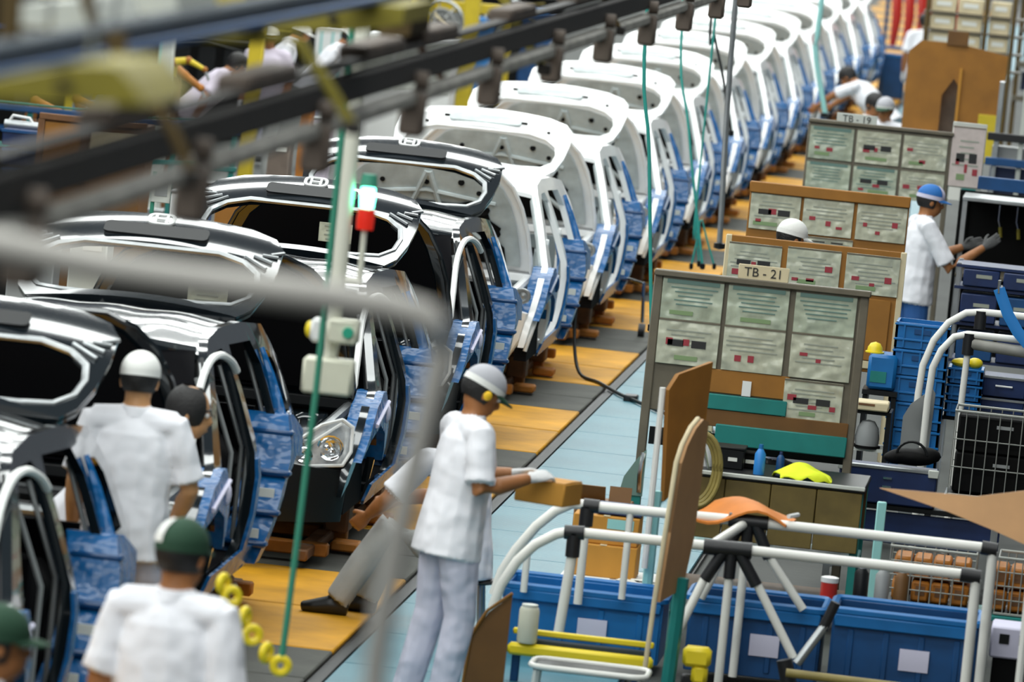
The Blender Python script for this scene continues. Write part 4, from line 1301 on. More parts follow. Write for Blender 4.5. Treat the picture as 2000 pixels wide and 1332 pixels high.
# yellow bars and roller block
t = thing('roller_bar', 'pair of yellow bars on a dark bracket in front of the left blue bin', 'bar', (-2.42, 29.6, 0))
b = MB(); b.box((.02, .06, .255), (.70, .03, .03), ch=.006); b.box((.02, -.04, .18), (.72, .06, .06), ch=.015); build_each(b, 'yellow_bar', M_YELP, t)
b = MB(); b.box((.05, .02, .215), (.62, .05, .03), ch=.005); b.build('dark_strip', M_BARBLUE, t)
b = MB(); b.box((-.38, 0, .21), (.05, .14, .20), ch=.01); b.build('bracket', M_JOINT, t)
for x, z in ((-.425, .29), (-.425, .17)):
    b = MB(); b.ball((x, -.04, z), (.032, .04, .03), 10, 8); b.build('end_knob', M_YELP, t)
for x in (-.3, .3):
    b = MB(); b.box((x, .03, .08), (.04, .04, .16), ch=.005); b.build('leg', M_BIND, t)
t = thing('roller_block', 'yellow block clamp on the right of the yellow bars', 'clamp', (-1.83, 29.6, 0))
b = MB(); b.box((0, 0, .235), (.14, .10, .10), ch=.02); b.box((.02, 0, .15), (.08, .08, .10), ch=.02); build_each(b, 'clamp_block', M_YELP, t)
b = MB(); b.box((-.04, .03, .07), (.06, .06, .14), ch=.01); b.build('foot', M_JOINT, t)
t = thing('canister', 'cream plastic canister standing on the yellow bars', 'canister', (-2.67, 29.56, .215))
b = MB(); b.lathe([(0, 0), (.046, 0), (.05, .01), (.05, .16), (.044, .175), (0, .175)], n=18, cap=False); b.build('canister_body', M_BOXC, t)
b = MB(); b.lathe([(0, .175), (.04, .175), (.04, .19), (0, .19)], n=16, cap=False); b.build('lid', M_PANELW, t)
t = thing('folding_stool', 'low frame seat with white rim at the bottom edge', 'stool', (-2.30, 29.0, 0))
b = MB(); ring_band(b, [V((x, y, .205)) for x, y in rrect(.56, .3, .07, 4)], .014, 8); b.build('frame', M_PIPE, t)
b = MB(); b.box((0, 0, .195), (.53, .27, .02), ch=.006); b.build('seat', M_DARKTRIM, t)
for x in (-.25, .25):
    for y in (-.12, .12):
        b = MB(); b.tube([(x, y, .2), (x * 1.05, y, 0)], .012, 8); b.build('leg', M_PIPE, t)
# --- cartons, papers and small things behind the rack
tb = thing('low_table', 'low table with a white top behind the pipe rack', 'table', (-2.42, 31.9, 0))
b = MB(); b.box((0, 0, .27), (.62, .66, .025), ch=.004); b.build('top', M_WHITEP, tb)
for x in (-.28, .28):
    for y in (-.28, .28):
        b = MB(); b.box((x, y, .13), (.03, .03, .26)); b.build('leg', M_TEALL, tb)
def carton(label, loc, s, mt=M_CARD, rz=0, lab=False):
    t = thing('carton', label, 'box', loc, rz)
    b = MB(); b.box((0, 0, s[2] / 2), s, ch=.005); b.build('carton_body', mt, t)
    b = MB(); b.box((0, 0, s[2] + .001), (.035, s[1], .003)); b.build('tape', M_CARDB, t)
    if lab:
        b = MB(); b.box((s[0] * .22, -s[1] / 2 - .002, s[2] * .75), (s[0] * .4, .003, s[2] * .35)); b.build('box_label', M_TEALL, t)
carton('lower orange-brown carton behind the pipe rack', (-2.52, 31.95, .285), (.36, .28, .17), lab=False)
carton('upper orange-brown carton with a pale label behind the pipe rack', (-2.52, 31.98, .456), (.35, .26, .15), lab=True)
t = thing('file_box', 'small dark blue file box on the upper carton behind the pipe rack', 'box', (-2.46, 31.98, .612))
b = MB(); b.box((0, 0, .025), (.24, .18, .05), ch=.004); b.build('box_body', M_NAVY, t)
b = MB(); b.box((0, -.092, .025), (.16, .003, .02)); b.build('box_label', M_INK, t)
t = thing('carton', 'open dark carton with torn flaps behind the held box', 'box', (-2.60, 32.6, .0))
b = MB(); b.box((0, 0, .30), (.30, .26, .60), ch=.006); b.build('carton_body', M_BROWND, t)
for x, w_, a in ((-.07, .16, .5), (.09, .12, -.3)):
    b = MB(); b.box((x, -.1, .645), (w_, .006, .10), rot=rotx(a)); b.build('flap', M_BROWND, t)
t = thing('packing_sheet', 'green card with a silver foil strip beside the brown hardboard sheet', 'card', (-2.50, 33.0, 0))
b = patch([(-.06, .60), (.07, .60), (.07, .86), (.02, .80), (-.04, .70)], [], lambda u, z: (u, 0, z), .1, .01, (0, 1, 0)); b.build('card', M_INKT, t)
b = MB(); b.tube([(.05, -.01, .62), (.045, -.012, .72), (.055, -.01, .84)], [(.012, .006)] * 3, 6); b.build('foil_strip', M_CHROME, t)
b = MB(); b.box((0, .02, .31), (.12, .02, .62)); b.build('stand', M_TEAL, t)
for i, (x, y, rz) in enumerate(((-2.55, 31.62, .1), (-2.33, 31.66, -.2), (-2.24, 31.75, .3))):
    t = thing('paper_stack', ('left', 'middle', 'right')[i] + ' white paper pad on the low table behind the pipe rack', 'paper', (x, y, .283), rz)
    b = MB(); b.box((0, 0, .009), (.2, .14, .018), ch=.003); b.build('pad', M_PAPER, t)
    b = MB(); b.box((0, -.06, .0205), (.16, .012, .004)); b.build('pad_clip', M_DARKTRIM, t)
t = thing('paint_can', 'red can with a white top between the bins and the workbench', 'can', (-1.30, 31.5, .335))
b = MB(); b.lathe([(0, 0), (.045, 0), (.045, .10), (0, .10)], n=16, cap=False); b.build('can_body', M_REDP, t)
b = MB(); b.lathe([(0, .10), (.047, .10), (.047, .125), (.03, .13), (0, .13)], n=16, cap=False); b.build('lid', M_WHITEP, t)
t = thing('side_shelf', 'dark shelf behind the blue bins carrying the red can', 'shelf', (-1.1, 31.6, 0))
b = MB(); b.box((0, 0, .32), (.95, .34, .025), ch=.004); b.build('shelf_board', M_DARKTRIM, t)
for x in (-.45, .45):
    for y in (-.14, .14):
        b = MB(); b.box((x, y, .155), (.03, .03, .31)); b.build('leg', M_FRAME, t)
for i, (x, mt) in enumerate(((-1.14, M_DARKTRIM), (-1.03, M_GREYTRIM), (-.93, M_BROWND))):
    t = thing('spray_can', ('black', 'grey', 'brown')[i] + ' tall can right of the red can', 'can', (x, 31.55, .335))
    b = MB(); b.lathe([(0, 0), (.038, 0), (.038, .16), (.02, .185), (0, .185)], n=14, cap=False); b.build('can_body', mt, t)
    b = MB(); b.lathe([(0, .185), (.018, .185), (.016, .21), (0, .21)], n=10, cap=False); b.build('nozzle', M_WHITEP, t)
t = thing('orange_sheet', 'folded orange sheet lying over the pipe rack', 'sheet', (-1.73, 30.68, .835))
def osf(x, y): return (x, y, .02 * math.sin(9 * x + 1) + .03 * math.cos(14 * x + 6 * y) - .18 * max(0, -y) + .03)
b = patch([(-.27, -.18), (.22, -.18), (.26, .02), (.15, .14), (-.08, .16), (-.17, .20), (-.24, .08)], [], osf, .035, .012, (0, 0, -1)); b.build('folds', M_ORCL, t)
b = MB(); b.tube([(.23, -.15, .03), (.27, -.03, .03)], .012, 6); b.build('white_tie', M_WHITEP, t)
t = thing('tan_sheet', 'pointed tan hardboard sheet jutting in from the right edge', 'board', (-.40, 29.3, 0))
b = patch([(-.62, 1.185), (-.40, 1.19), (-.15, 1.195), (.20, 1.27), (.20, .98), (-.05, 1.055), (-.28, 1.115)], [], lambda u, z: (u, (z - 1.1) * .9, z), .12, .016, (0, 1, 0)); b.build('sheet_board', M_TAN, t)
b = MB(); b.tube([(.15, .02, 0), (.15, .02, 1.1)], .02, 8); b.build('support_post', M_PIPE, t)


# --- wire baskets
def basket(label, x, y, z0, w_, d_, h_, mt=M_WIRE, nx=8, nz=4, group='wire baskets at right'):
    t = thing('wire_basket', label, 'basket', (x, y, z0), 0, group)
    for z in (0, h_):
        b = MB(); ring_band(b, [V((sx * w_ / 2, sy * d_ / 2, z)) for sx, sy in ((-1, -1), (1, -1), (1, 1), (-1, 1))], .008, 6); b.build('rim', mt, t)
    vm = MB(); vm.tube([(0, 0, 0), (0, 0, h_)], .004, 5); vme = vm.mesh('wire', mt)
    hm = MB(); hm.tube([(-w_ / 2, 0, 0), (w_ / 2, 0, 0)], .004, 5); hme = hm.mesh('wire', mt)
    for sy in (-1, 1):
        for i in range(nx + 1):
            o = bpy.data.objects.new('wire', vme); COL.objects.link(o); o.parent = t; o.location = (-w_ / 2 + w_ * i / nx, sy * d_ / 2, 0)
        for i in range(1, nz):
            o = bpy.data.objects.new('wire', hme); COL.objects.link(o); o.parent = t; o.location = (0, sy * d_ / 2, h_ * i / nz)
    b = MB(); b.box((0, 0, .004), (w_, d_, .006)); b.build('floor_plate', M_DARKTRIM, t)
    return t
basket('wire basket of orange parts right of the teal post', -.80, 32.6, .25, .46, .34, .30)
basket('wire basket of orange parts cut by the right edge', -.28, 32.6, .25, .34, .34, .30)
k = 0
for bx0, nn, lb in ((-.80, 4, 'left'), (-.28, 3, 'right')):
    for lv in range(2):
        for i in range(nn):
            t = thing('orange_part', '%s orange part in the %s layer of the %s wire basket' % (('first', 'second', 'third', 'fourth')[i], ('lower', 'upper')[lv], lb), 'part', (bx0 - .16 + .105 * i, 32.6, .262 + .125 * lv), 0, 'orange parts in wire baskets')
            b = MB(); b.box((0, 0, .055), (.095, .28, .11), ch=.012); b.build('part_body', M_ORANGE, t)
            b = MB(); b.box((0, -.142, .06), (.05, .006, .05)); b.build('part_slot', M_RUST, t)
bt = thing('basket_stand', 'low teal stand under the wire baskets of orange parts', 'stand', (-.58, 32.6, 0))
b = MB(); b.box((0, 0, .225), (1.0, .4, .03), ch=.005); b.build('stand_top', M_TEAL, bt)
for x in (-.46, .46):
    for y in (-.16, .16):
        b = MB(); b.box((x, y, .105), (.04, .04, .21)); b.build('leg', M_TEAL, bt)
b = MB(); b.box((-.53, .0, .38), (.05, .04, .76), ch=.005); b.build('upright', M_TEALL, bt)
t = thing('parts_tray', 'white perforated tray at the right edge by the pipe rack', 'tray', (-.26, 30.9, .20))
b = MB(); b.box((0, 0, .12), (.34, .3, .16), ch=.01); b.build('tray_body', M_CAPL, t)
b = MB()
for i in range(3): b.box((-.1 + .1 * i, -.152, .14), (.05, .006, .05))
build_each(b, 'hole', M_DARKTRIM, t)
b = MB(); b.box((0, 0, -.08), (.3, .26, .24), ch=.01); b.build('tray_base', M_BLACKP, t)
# --- navy case, black bag, black basket
cs = thing('tool_case', 'navy blue case with grey edges beside the workbench', 'case', (-1.17, 35.0, .50))
b = MB(); b.box((0, 0, .10), (.56, .34, .20), ch=.008); b.build('case_body', M_NAVY, cs)
b = MB(); b.box((0, -.16, .207), (.57, .03, .022), ch=.004); b.build('edge_strip', M_STEEL, cs)
for x in (-.26, .26):
    b = MB(); b.box((x, -.165, .20), (.06, .035, .045), ch=.004); b.build('corner', M_PANELW, cs)
    b = MB(); b.ball((x * .95, -.172, .05), (.012, .008, .012), 8, 6); b.build('stud', M_CHROME, cs)
for z in (.15, .10):
    b = MB(); b.box((.0, -.174, z), (.05, .006, .012)); b.build('latch', M_CHROME, cs)
ct = thing('case_stand', 'dark stand carrying the navy blue case', 'stand', (-1.0, 35.3, 0))
b = MB(); b.box((0, 0, .48), (1.0, .9, .03), ch=.004); b.build('stand_top', M_DARKTRIM, ct)
b = MB(); b.box((0, -.40, .36), (1.0, .02, .18), ch=.004); b.build('front_board', M_NAVY, ct)
for x in (-.47, .47):
    for y in (-.4, .4):
        b = MB(); b.box((x, y, .23), (.04, .04, .46)); b.build('leg', M_STEEL, ct)
bg_ = thing('bag', 'black cloth bag slumped on the navy blue case', 'bag', (-1.05, 35.02, .722))
q = MB(); q.ball((0, 0, .045), (.15, .10, .05), 16, 8); q.ball((.08, .02, .06), (.09, .08, .05), 14, 8); q.ball((-.09, 0, .03), (.08, .08, .035), 12, 8)
me, pre = voxel('bag_body', q, .012); bpy.data.meshes.remove(pre); me.materials.append(M_BLACKP)
o = bpy.data.objects.new('bag_body', me); COL.objects.link(o); o.parent = bg_
b = MB(); b.tube(arc((0, .05), .09, .2, PI - .2, 10, lambda u, v_: V((u, -.06, v_))), .008, 6); b.build('handle', M_DARKTRIM, bg_)
basket('large wire basket of black boxes at the right edge', -.55, 36.3, .46, .60, .40, .50, M_WIRE, 9, 3, 'wire baskets at right')
for i, (x, z, h_, lb) in enumerate(((-.55, .475, .24, 'lower'), (-.55, .718, .22, 'upper'))):
    t = thing('black_box', lb + ' black box inside the large wire basket', 'box', (x, 36.3, z))
    b = MB(); b.box((0, 0, h_ / 2), (.56, .36, h_), ch=.012); b.build('box_body', M_BLACKP, t)
    b = MB(); b.box((0, -.182, h_ * .75), (.1, .004, .02)); b.build('mark', M_GREYTRIM, t)
bs = thing('basket_trolley', 'low trolley under the large wire basket', 'trolley', (-.55, 36.3, 0))
b = MB(); b.box((0, 0, .44), (.64, .44, .03), ch=.005); b.build('deck', M_STEEL, bs)
for x in (-.28, .28):
    for y in (-.18, .18):
        b = MB(); b.tube([(x, y, .42), (x, y, .1)], .016, 8); b.build('leg', M_PIPE, bs)
        b = MB(); b.lathe([(0, -.02), (.05, -.02), (.05, .02), (0, .02)], (x, y, .05), 14, 'X', False); b.build('wheel', M_JOINT, bs)


# --- blue crates
def crate(label, x, y, z0, w_, d_, h_, mt=M_BINB, rz=0, group='blue crates in the stack'):
    t = thing('crate', label, 'crate', (x, y, z0), rz, group)
    b = MB()
    for sx, sy, lx, ly in ((-w_ / 2 + .008, 0, .016, d_), (w_ / 2 - .008, 0, .016, d_), (0, -d_ / 2 + .008, w_, .016), (0, d_ / 2 - .008, w_, .016)):
        b.box((sx, sy, h_ / 2), (lx, ly, h_ - .004))
    build_each(b, 'side_wall', mt, t)
    b = MB(); b.box((0, 0, .01), (w_ - .02, d_ - .02, .014)); b.build('base', mt, t)
    for z in (.35, .92):
        b = MB(); b.box((0, -d_ / 2 - .006, h_ * z), (w_ + .01, .014, .014), ch=.003); b.build('rib', mt, t)
    for i in range(3):
        b = MB(); b.box((-w_ / 2 + w_ * (i + .5) / 3, -d_ / 2 - .006, h_ * .5), (.010, .012, h_ * .9)); b.build('rib', mt, t)
    b = MB(); b.box((0, -d_ / 2 - .004, h_ * .68), (w_ * .3, .012, h_ * .18)); b.build('hand_slot', M_BIND, t)
    return t
names = ('lowest', 'second from the bottom', 'third from the bottom', 'fourth from the bottom', 'fifth from the bottom', 'topmost')
for i in range(6):
    crate('bright blue crate, %s, in the stack below the blue-capped worker' % names[i], -1.155, 38.2, .30 + .166 * i, .34, .36, .164)
pl_ = thing('crate_dolly', 'low dark dolly under the stack of bright blue crates', 'dolly', (-1.155, 38.2, 0))
b = MB(); b.box((0, 0, .27), (.34, .40, .05), ch=.006); b.build('deck', M_BIND, pl_)
for x in (-.15, .15):
    for y in (-.15, .15):
        b = MB(); b.box((x, y, .125), (.04, .04, .25)); b.build('leg', M_JOINT, pl_)
for i in range(3):
    crate('small blue crate, %s in the column right of the stack with yellow caps' % ('lowest', 'middle', 'topmost')[i], -.865, 38.35, .72 + .105 * i, .22, .30, .10, M_BINB, 0, 'small blue crates')
ps = thing('crate_stand', 'dark stand under the small blue crates and navy drawers', 'stand', (-.62, 38.5, 0))
b = MB(); b.box((0, 0, .705), (.80, .5, .025), ch=.004); b.build('stand_top', M_DARKTRIM, ps)
for x in (-.37, .37):
    for y in (-.22, .22):
        b = MB(); b.box((x, y, .345), (.035, .035, .69)); b.build('leg', M_PIPE, ps)
t = thing('cap_tray', 'yellow plastic caps heap on the small blue crates', 'caps', (-.865, 38.30, 1.035))
b = MB(); b.ball((-.03, 0, .02), (.07, .06, .03), 12, 8); b.ball((.05, 0, .025), (.05, .05, .035), 12, 8); build_each(b, 'cap_piece', M_YELP, t)
for i, (x, z) in enumerate(((-.62, .72), (-.62, .86), (-.34, .72), (-.34, .86))):
    t = thing('drawer_case', '%s %s navy drawer case behind the ivory pipe arches' % (('lower', 'upper')[i % 2], ('left', 'right')[i // 2]), 'case', (x, 38.5, z), 0, 'navy drawer cases')
    b = MB(); b.box((0, 0, .065), (.27, .3, .13), ch=.006); b.build('case_body', M_NAVY, t)
    b = MB(); b.box((0, -.152, .122), (.27, .01, .014)); b.build('edge_strip', M_STEEL, t)
    b = MB(); b.tube([(-.05, -.153, .07), (-.05, -.172, .07), (.05, -.172, .07), (.05, -.153, .07)], .006, 6); b.build('handle', M_WHITEP, t)
# ivory pipe arches
ar = thing('pipe_arch', 'curved double ivory pipe frame at the right edge', 'frame', (-.8, 37.2, 0))
def ap(pts, r=.022, mt=M_PIPE, nm='pipe'):
    b = MB(); b.tube([(x + .8, y - 37.2, z) for x, y, z in pts], r, 10); b.build(nm, mt, ar)
ap([(-1.12, 37.3, .0), (-1.12, 37.3, .92), (-1.11, 37.3, 1.10), (-1.06, 37.3, 1.26), (-.98, 37.3, 1.38), (-.88, 37.3, 1.45), (-.78, 37.3, 1.465), (-.45, 37.3, 1.465)])
ap([(-1.05, 37.0, .0), (-1.05, 37.0, .92), (-1.04, 37.0, 1.12), (-1.0, 37.0, 1.23), (-.93, 37.0, 1.32), (-.85, 37.0, 1.345), (-.45, 37.0, 1.345)])
ap([(-.79, 37.3, 1.47), (-.79, 37.3, 1.36)], .036, M_JOINT, 'joint'); ap([(-.84, 37.0, 1.35), (-.84, 37.0, 1.22)], .036, M_JOINT, 'joint')
ap([(-.84, 37.0, 1.24), (-.86, 37.0, .0)], .020)
ap([(-.82, 37.0, 1.29), (-.45, 37.0, 1.27)], .035, M_TRAY, 'tray_rail')
t = thing('strap', 'bright blue strap slanting over the ivory pipe frame', 'strap', (-.6, 36.9, 0))
b = MB(); b.tube([(-.09, 0, 1.65), (-.02, 0, 1.50), (.05, 0, 1.40), (.12, 0, 1.33)], [(.035, .006)] * 4, 8, ref=(1, 0, .3)); b.build('strap_band', M_STRAPB, t)
b = MB(); b.tube([(-.09, .0, 1.62), (-.09, 0, 1.70)], .01, 6); b.build('strap_hook', M_CHROME, t)
# grey deflector plate, pump, beige tray, blue bag
t = thing('deflector', 'grey metal plate standing in front of the blue crate stack', 'plate', (-1.07, 37.1, 0))
b = patch([(-.12, .45), (.05, .45), (.06, .95), (.04, .98), (-.08, .88), (-.12, .80)], [], lambda u, z: (u, u * .5, z), .1, .012, (0, 1, 0)); b.build('plate', M_GREYTRIM, t)
b = MB(); b.box((-.03, .02, .225), (.12, .03, .45)); b.build('stand', M_STEEL, t)
t = thing('cabinet_unit', 'narrow dark unit with a beige tray between the board and the blue crates', 'cabinet', (-1.40, 37.3, 0))
for x in (-.12, .12):
    b = MB(); b.box((x, 0, .40), (.03, .3, .80)); b.build('side', M_DARKTRIM, t)
b = MB(); b.box((0, 0, .56), (.22, .3, .02)); b.build('shelf_board', M_PANELW, t)
b = MB(); b.box((0, 0, .79), (.24, .32, .02)); b.build('top', M_DARKTRIM, t)
tr = thing('tray', 'beige plastic tray on the narrow dark unit', 'tray', (-1.40, 37.2, .802))
b = MB(); b.box((0, 0, .03), (.23, .2, .055), ch=.008); b.build('tray_body', M_CARDB, tr)
b = MB(); b.box((-.02, -.102, .04), (.10, .004, .012)); b.build('slot', M_RUST, tr)
pm = thing('pump', 'grey domed pump in the narrow dark unit', 'pump', (-1.40, 37.2, .572))
b = MB(); b.lathe([(0, 0), (.07, 0), (.075, .06), (.065, .12), (.04, .16), (0, .17)], n=16, cap=False); b.build('dome', M_GREYTRIM, pm)
b = MB(); b.lathe([(0, -.005), (.085, -.005), (.085, .012), (0, .012)], n=16, cap=False); b.build('base_ring', M_BLACKP, pm)
t = thing('crate', 'blue crate with a green patch beside the board of six sheets', 'crate', (-1.38, 38.1, .86))
b = MB(); b.box((0, 0, .11), (.18, .3, .22), ch=.02); b.build('crate_body', M_BINB, t)
b = MB(); b.box((-.02, -.152, .08), (.10, .006, .07)); b.build('patch', M_TEAL, t)
t = thing('crate_stand', 'dark stand under the blue crate with the green patch', 'stand', (-1.38, 38.1, 0))
b = MB(); b.box((0, 0, .84), (.22, .32, .03)); b.build('stand_top', M_DARKTRIM, t)
for x in (-.09, .09): b = MB(); b.box((x, 0, .41), (.03, .28, .82)); b.build('side', M_DARKTRIM, t)
t = thing('helmet', 'small yellow helmet on the blue crate with the green patch', 'helmet', (-1.44, 38.05, 1.085))
b = MB(); b.lathe([(.05, 0), (.046, .03), (.03, .055), (0, .065)], n=14, cap=False); b.build('shell', M_YELP, t)
b = MB(); b.lathe([(.03, -.004), (.06, -.004), (.06, .004), (.03, .004)], n=14, cap=False); b.build('brim', M_YELP, t)
# --- shelving and black cabinet at the right edge
sh = thing('shelf_unit', 'dark blue shelf unit with boxes below the black cabinet', 'shelf', (-.78, 42.5, 0))
for x in (-.30, .30):
    for y in (-.2, .2):
        b = MB(); b.box((x, y, .70), (.03, .03, 1.40)); b.build('post', M_STEEL, sh)
for z in (.72, .98, 1.23, 1.38):
    b = MB(); b.box((0, 0, z), (.64, .44, .02)); b.build('shelf_board', M_NAVY, sh)
for i, (x, z) in enumerate(((-.92, .735), (-.64, .735), (-.92, .995), (-.64, .995), (-.92, 1.245), (-.64, 1.245))):
    t = thing('storage_box', '%s navy box on the %s board of the dark blue shelf unit' % (('left', 'right')[i % 2], ('lower', 'middle', 'upper')[i // 2]), 'box', (x, 42.4, z), 0, 'navy boxes in the dark blue shelf')
    h_ = .20 if i < 4 else .12
    b = MB(); b.box((0, 0, h_ / 2), (.25, .30, h_ - .005), ch=.006); b.build('box_body', M_NAVY if i % 3 else M_BIND, t)
    b = MB(); b.box((.02, -.152, h_ * .62), (.11, .004, .025)); b.build('box_label', M_INK, t)
cb = thing('cabinet', 'black open cabinet with a steel top the worker in the blue cap reaches into', 'cabinet', (-.745, 47.15, 0))
b = MB(); b.box((-.02, .30, .95), (1.0, .02, 1.30)); b.build('back', M_BLACKP, cb)
for z, mt in ((1.57, M_STEEL), (.98, M_FRAME)):
    b = MB(); b.box((-.0, 0, z), (.96, .62, .03), ch=.004); b.build('board', mt, cb)
b = MB(); b.box((.28, -.25, 1.27), (.42, .02, .56)); b.build('door', M_BLACKP, cb)
for x in (-.46, .45):
    for y in (-.28, .28):
        b = MB(); b.box((x, y, .78), (.035, .035, 1.56)); b.build('post', M_STEEL if y < 0 else M_BLACKP, cb)
b = MB(); b.box((.05, -.22, 1.70), (.86, .05, .10), ch=.006); b.build('upper_beam', M_BIND, cb)
for i, x in enumerate((-.20, -.06)):
    t = thing('hook_tool', ('left', 'right')[i] + ' bright hand tool hanging in the black cabinet', 'tool', (-.745 + x, 47.3, 1.30))
    b = MB(); b.tube([(0, 0, .22), (0, 0, .10), (.02, 0, .04)], .008, 6); b.build('shaft', M_CHROME, t)
    b = MB(); b.tube([(.02, 0, .05), (.03, 0, -.03)], .014, 8); b.build('grip', M_OLIVE, t)
# far right: blue beams and grey racks
fr = thing('storage_rack', 'grey and blue storage rack at the right edge behind the pink sheet', 'rack', (-.95, 54.0, 0))
for x in (-.22, .0, .22, .44):
    b = MB(); b.box((x, 0, 1.1), (.04, .3, 2.2)); b.build('post', M_STEEL if x else M_PANELW, fr)
for z, mt in ((1.72, M_JOINT), (1.50, M_BIND), (1.32, M_BIND), (1.12, M_GREYTRIM)):
    b = MB(); b.box((.1, -.17, z), (.8, .05, .07), ch=.006); b.build('beam', mt, fr)
for z in (1.40, 1.2, 1.58): b = MB(); b.box((.1, .1, z), (.7, .3, .10)); b.build('shelf_board', M_NAVY if z < 1.5 else M_GREYTRIM, fr)
f2 = thing('storage_rack', 'dark olive storage rack at the right edge beside the beige boxes', 'rack', (-1.25, 72.0, 0))
for x in (-.16, .10, .36):
    b = MB(); b.box((x, 0, 1.35), (.05, .3, 2.7)); b.build('post', M_OLIVED, f2)
for z in (1.3, 1.7, 2.1, 2.5): b = MB(); b.box((.15, -.1, z), (.66, .3, .06)); b.build('beam', M_FRAME, f2)
for z in (1.5, 1.9, 2.3): b = MB(); b.box((.15, .1, z), (.5, .2, .22)); b.build('box_row', M_NAVY, f2)
# ================================================================ left aisle behind the cars
def boxthing(name, label, cat, px, py, Y, w_, h_, d_, mt, to_floor=True, parts=None, ch=.01, group=None):
    """box-shaped thing whose front face centre is seen at a pixel; stands on the floor"""
    p = W(px, py, Y)
    t = thing(name, label, cat, (p.x, Y + d_ / 2, 0), 0, group)
    z1 = p.z + h_ / 2; z0 = 0 if to_floor else p.z - h_ / 2
    b = MB(); b.box((0, 0, (z0 + z1) / 2), (w_, d_, z1 - z0), ch=ch); b.build(name + '_body', mt, t)
    return t, z1


t, z1 = boxthing('tool_bench', 'brown wooden bench partition at the far left behind the cars', 'bench', 178, 295, 46, .80, .44, .5, M_BROWND)
b = MB(); b.box((0, -.26, z1 + .01), (.84, .04, .05), ch=.006); b.build('top_rail', M_RUST, t)
for x in (-.40, -.06, .40): b = MB(); b.box((x, -.262, z1 - .24), (.05, .03, .46), ch=.004); b.build('upright', M_RUST, t)
b = MB(); b.box((-.23, -.256, z1 - .2), (.28, .012, .34)); b.build('panel', M_BROWNB, t)
b = MB(); b.box((.17, -.258, z1 - .14), (.36, .012, .16)); b.build('notice', M_CARDB, t)
for i in range(3):
    p = W(38, 345 - 38 * i, 46.2)
    t = thing('crate', '%s of three dark blue crates at the far left edge' % ('bottom', 'middle', 'top')[i], 'crate', (p.x, 46.4, p.z - .07), 0, 'crates at the far left')
    b = MB(); b.box((0, 0, .065), (.28, .36, .13), ch=.01); b.build('crate_body', M_NAVY, t)
    b = MB(); b.box((0, -.184, .115), (.29, .02, .02)); b.build('crate_rim', M_BIND, t)
p = W(38, 360, 46.2)
t = thing('crate_stand', 'dark stand under the crates at the far left edge', 'stand', (p.x, 46.4, 0))
b = MB(); b.box((0, 0, p.z / 2), (.34, .4, p.z - .04), ch=.01); b.build('stand_body', M_DARKTRIM, t)
t = thing('air_unit', 'white and grey air tool unit standing on the far left crates', 'machine', (W(35, 245, 46.2).x, 46.4, W(35, 260, 46.2).z))
b = MB(); b.lathe([(0, -.14), (.035, -.14), (.035, .14), (0, .14)], (0, 0, .05), 12, 'X', False); b.build('cylinder', M_STEEL, t)
b = MB(); b.tube([(-.12, 0, .05), (-.08, 0, .12), (.05, 0, .11), (.12, 0, .02)], .012, 8); b.build('air_hose', M_WHITEP, t)
b = MB(); b.box((0, 0, .005), (.2, .12, .02)); b.build('foot', M_DARKTRIM, t)
# guard rail across the aisle
gz = W(140, 222, 55).z
t = thing('guard_rail', 'blue and teal guard rail across the far left aisle', 'rail', (-9.4, 55, 0))
b = MB(); b.box((0, 0, gz), (2.7, .05, .06), ch=.008); b.build('upper_rail', M_BIND, t)
b = MB(); b.box((0, 0.0, gz + .05), (2.7, .03, .02), ch=.004); b.build('green_strip', M_TEAL, t)
b = MB(); b.box((0, 0, gz - .35), (2.7, .05, .05), ch=.008); b.build('lower_rail', M_TEAL, t)
for x in (-1.3, -.6, .1, .75, 1.3): b = MB(); b.box((x, .03, gz / 2), (.05, .05, gz), ch=.006); b.build('post', M_TEAL, t)
# yellow robots
def robot(label, px, py, Y, pts, mt=M_YELM):
    p = W(px, py, Y)
    t = thing('robot_arm', label, 'robot', (p.x, Y, 0), 0, 'robot arms in the far left aisle')
    z = p.z
    b = MB(); b.lathe([(0, 0), (.16, 0), (.16, .05), (.11, .08), (.10, z - .1), (.07, z), (0, z)], n=14, cap=False); b.build('pedestal', M_RUST, t)
    q = [V((0, 0, z))] + [W(x, y, Y - .1) - V((p.x, Y, 0)) for x, y in pts]
    for i in range(len(q) - 1):
        b = MB(); b.tube([q[i], q[i + 1]], [.055 - .012 * i, .045 - .012 * i], 10); b.build('link', mt, t)
        b = MB(); b.ball(q[i + 1], .05 - .01 * i, 10, 8); b.build('elbow', M_ORANGE, t)
    b = MB(); b.tube([q[-1], q[-1] + V((.05, 0, -.10))], .015, 6); b.build('gripper', M_STEEL, t)
robot('orange robot arm bent over the blue rail at far left', 58, 232, 56, [(70, 195), (115, 218)], M_ORANGE)
robot('yellow robot arm beside the white column', 332, 150, 58, [(338, 122), (368, 118), (400, 136)])
robot('thick orange robot arm pointing down right of the white column', 336, 128, 58.6, [(360, 148), (392, 172)], M_ORANGE)
robot('orange robot arm near the blue machine heads', 165, 225, 57, [(150, 190), (180, 205)], M_ORANGE)
for i, (x, y) in enumerate(((160, 225), (205, 215), (255, 222))):
    t, z1 = boxthing('drive_unit', '%s blue drive unit behind the guard rail' % ('left', 'middle', 'right')[i], 'machine', x, y, 57.5, .20, .30, .3, M_BINB)
    b = MB(); b.lathe([(0, 0), (.06, 0), (.06, .10), (0, .10)], (0, 0, z1), 12, cap=False); b.build('motor', M_BIND, t)
    b = MB(); b.box((.05, -.155, z1 - .08), (.06, .01, .06)); b.build('panel', M_WHITEP, t)
t, z1 = boxthing('control_box', 'pale orange and white control box before the blue drive units', 'box', 215, 235, 54.5, .14, .16, .2, M_CARDB)
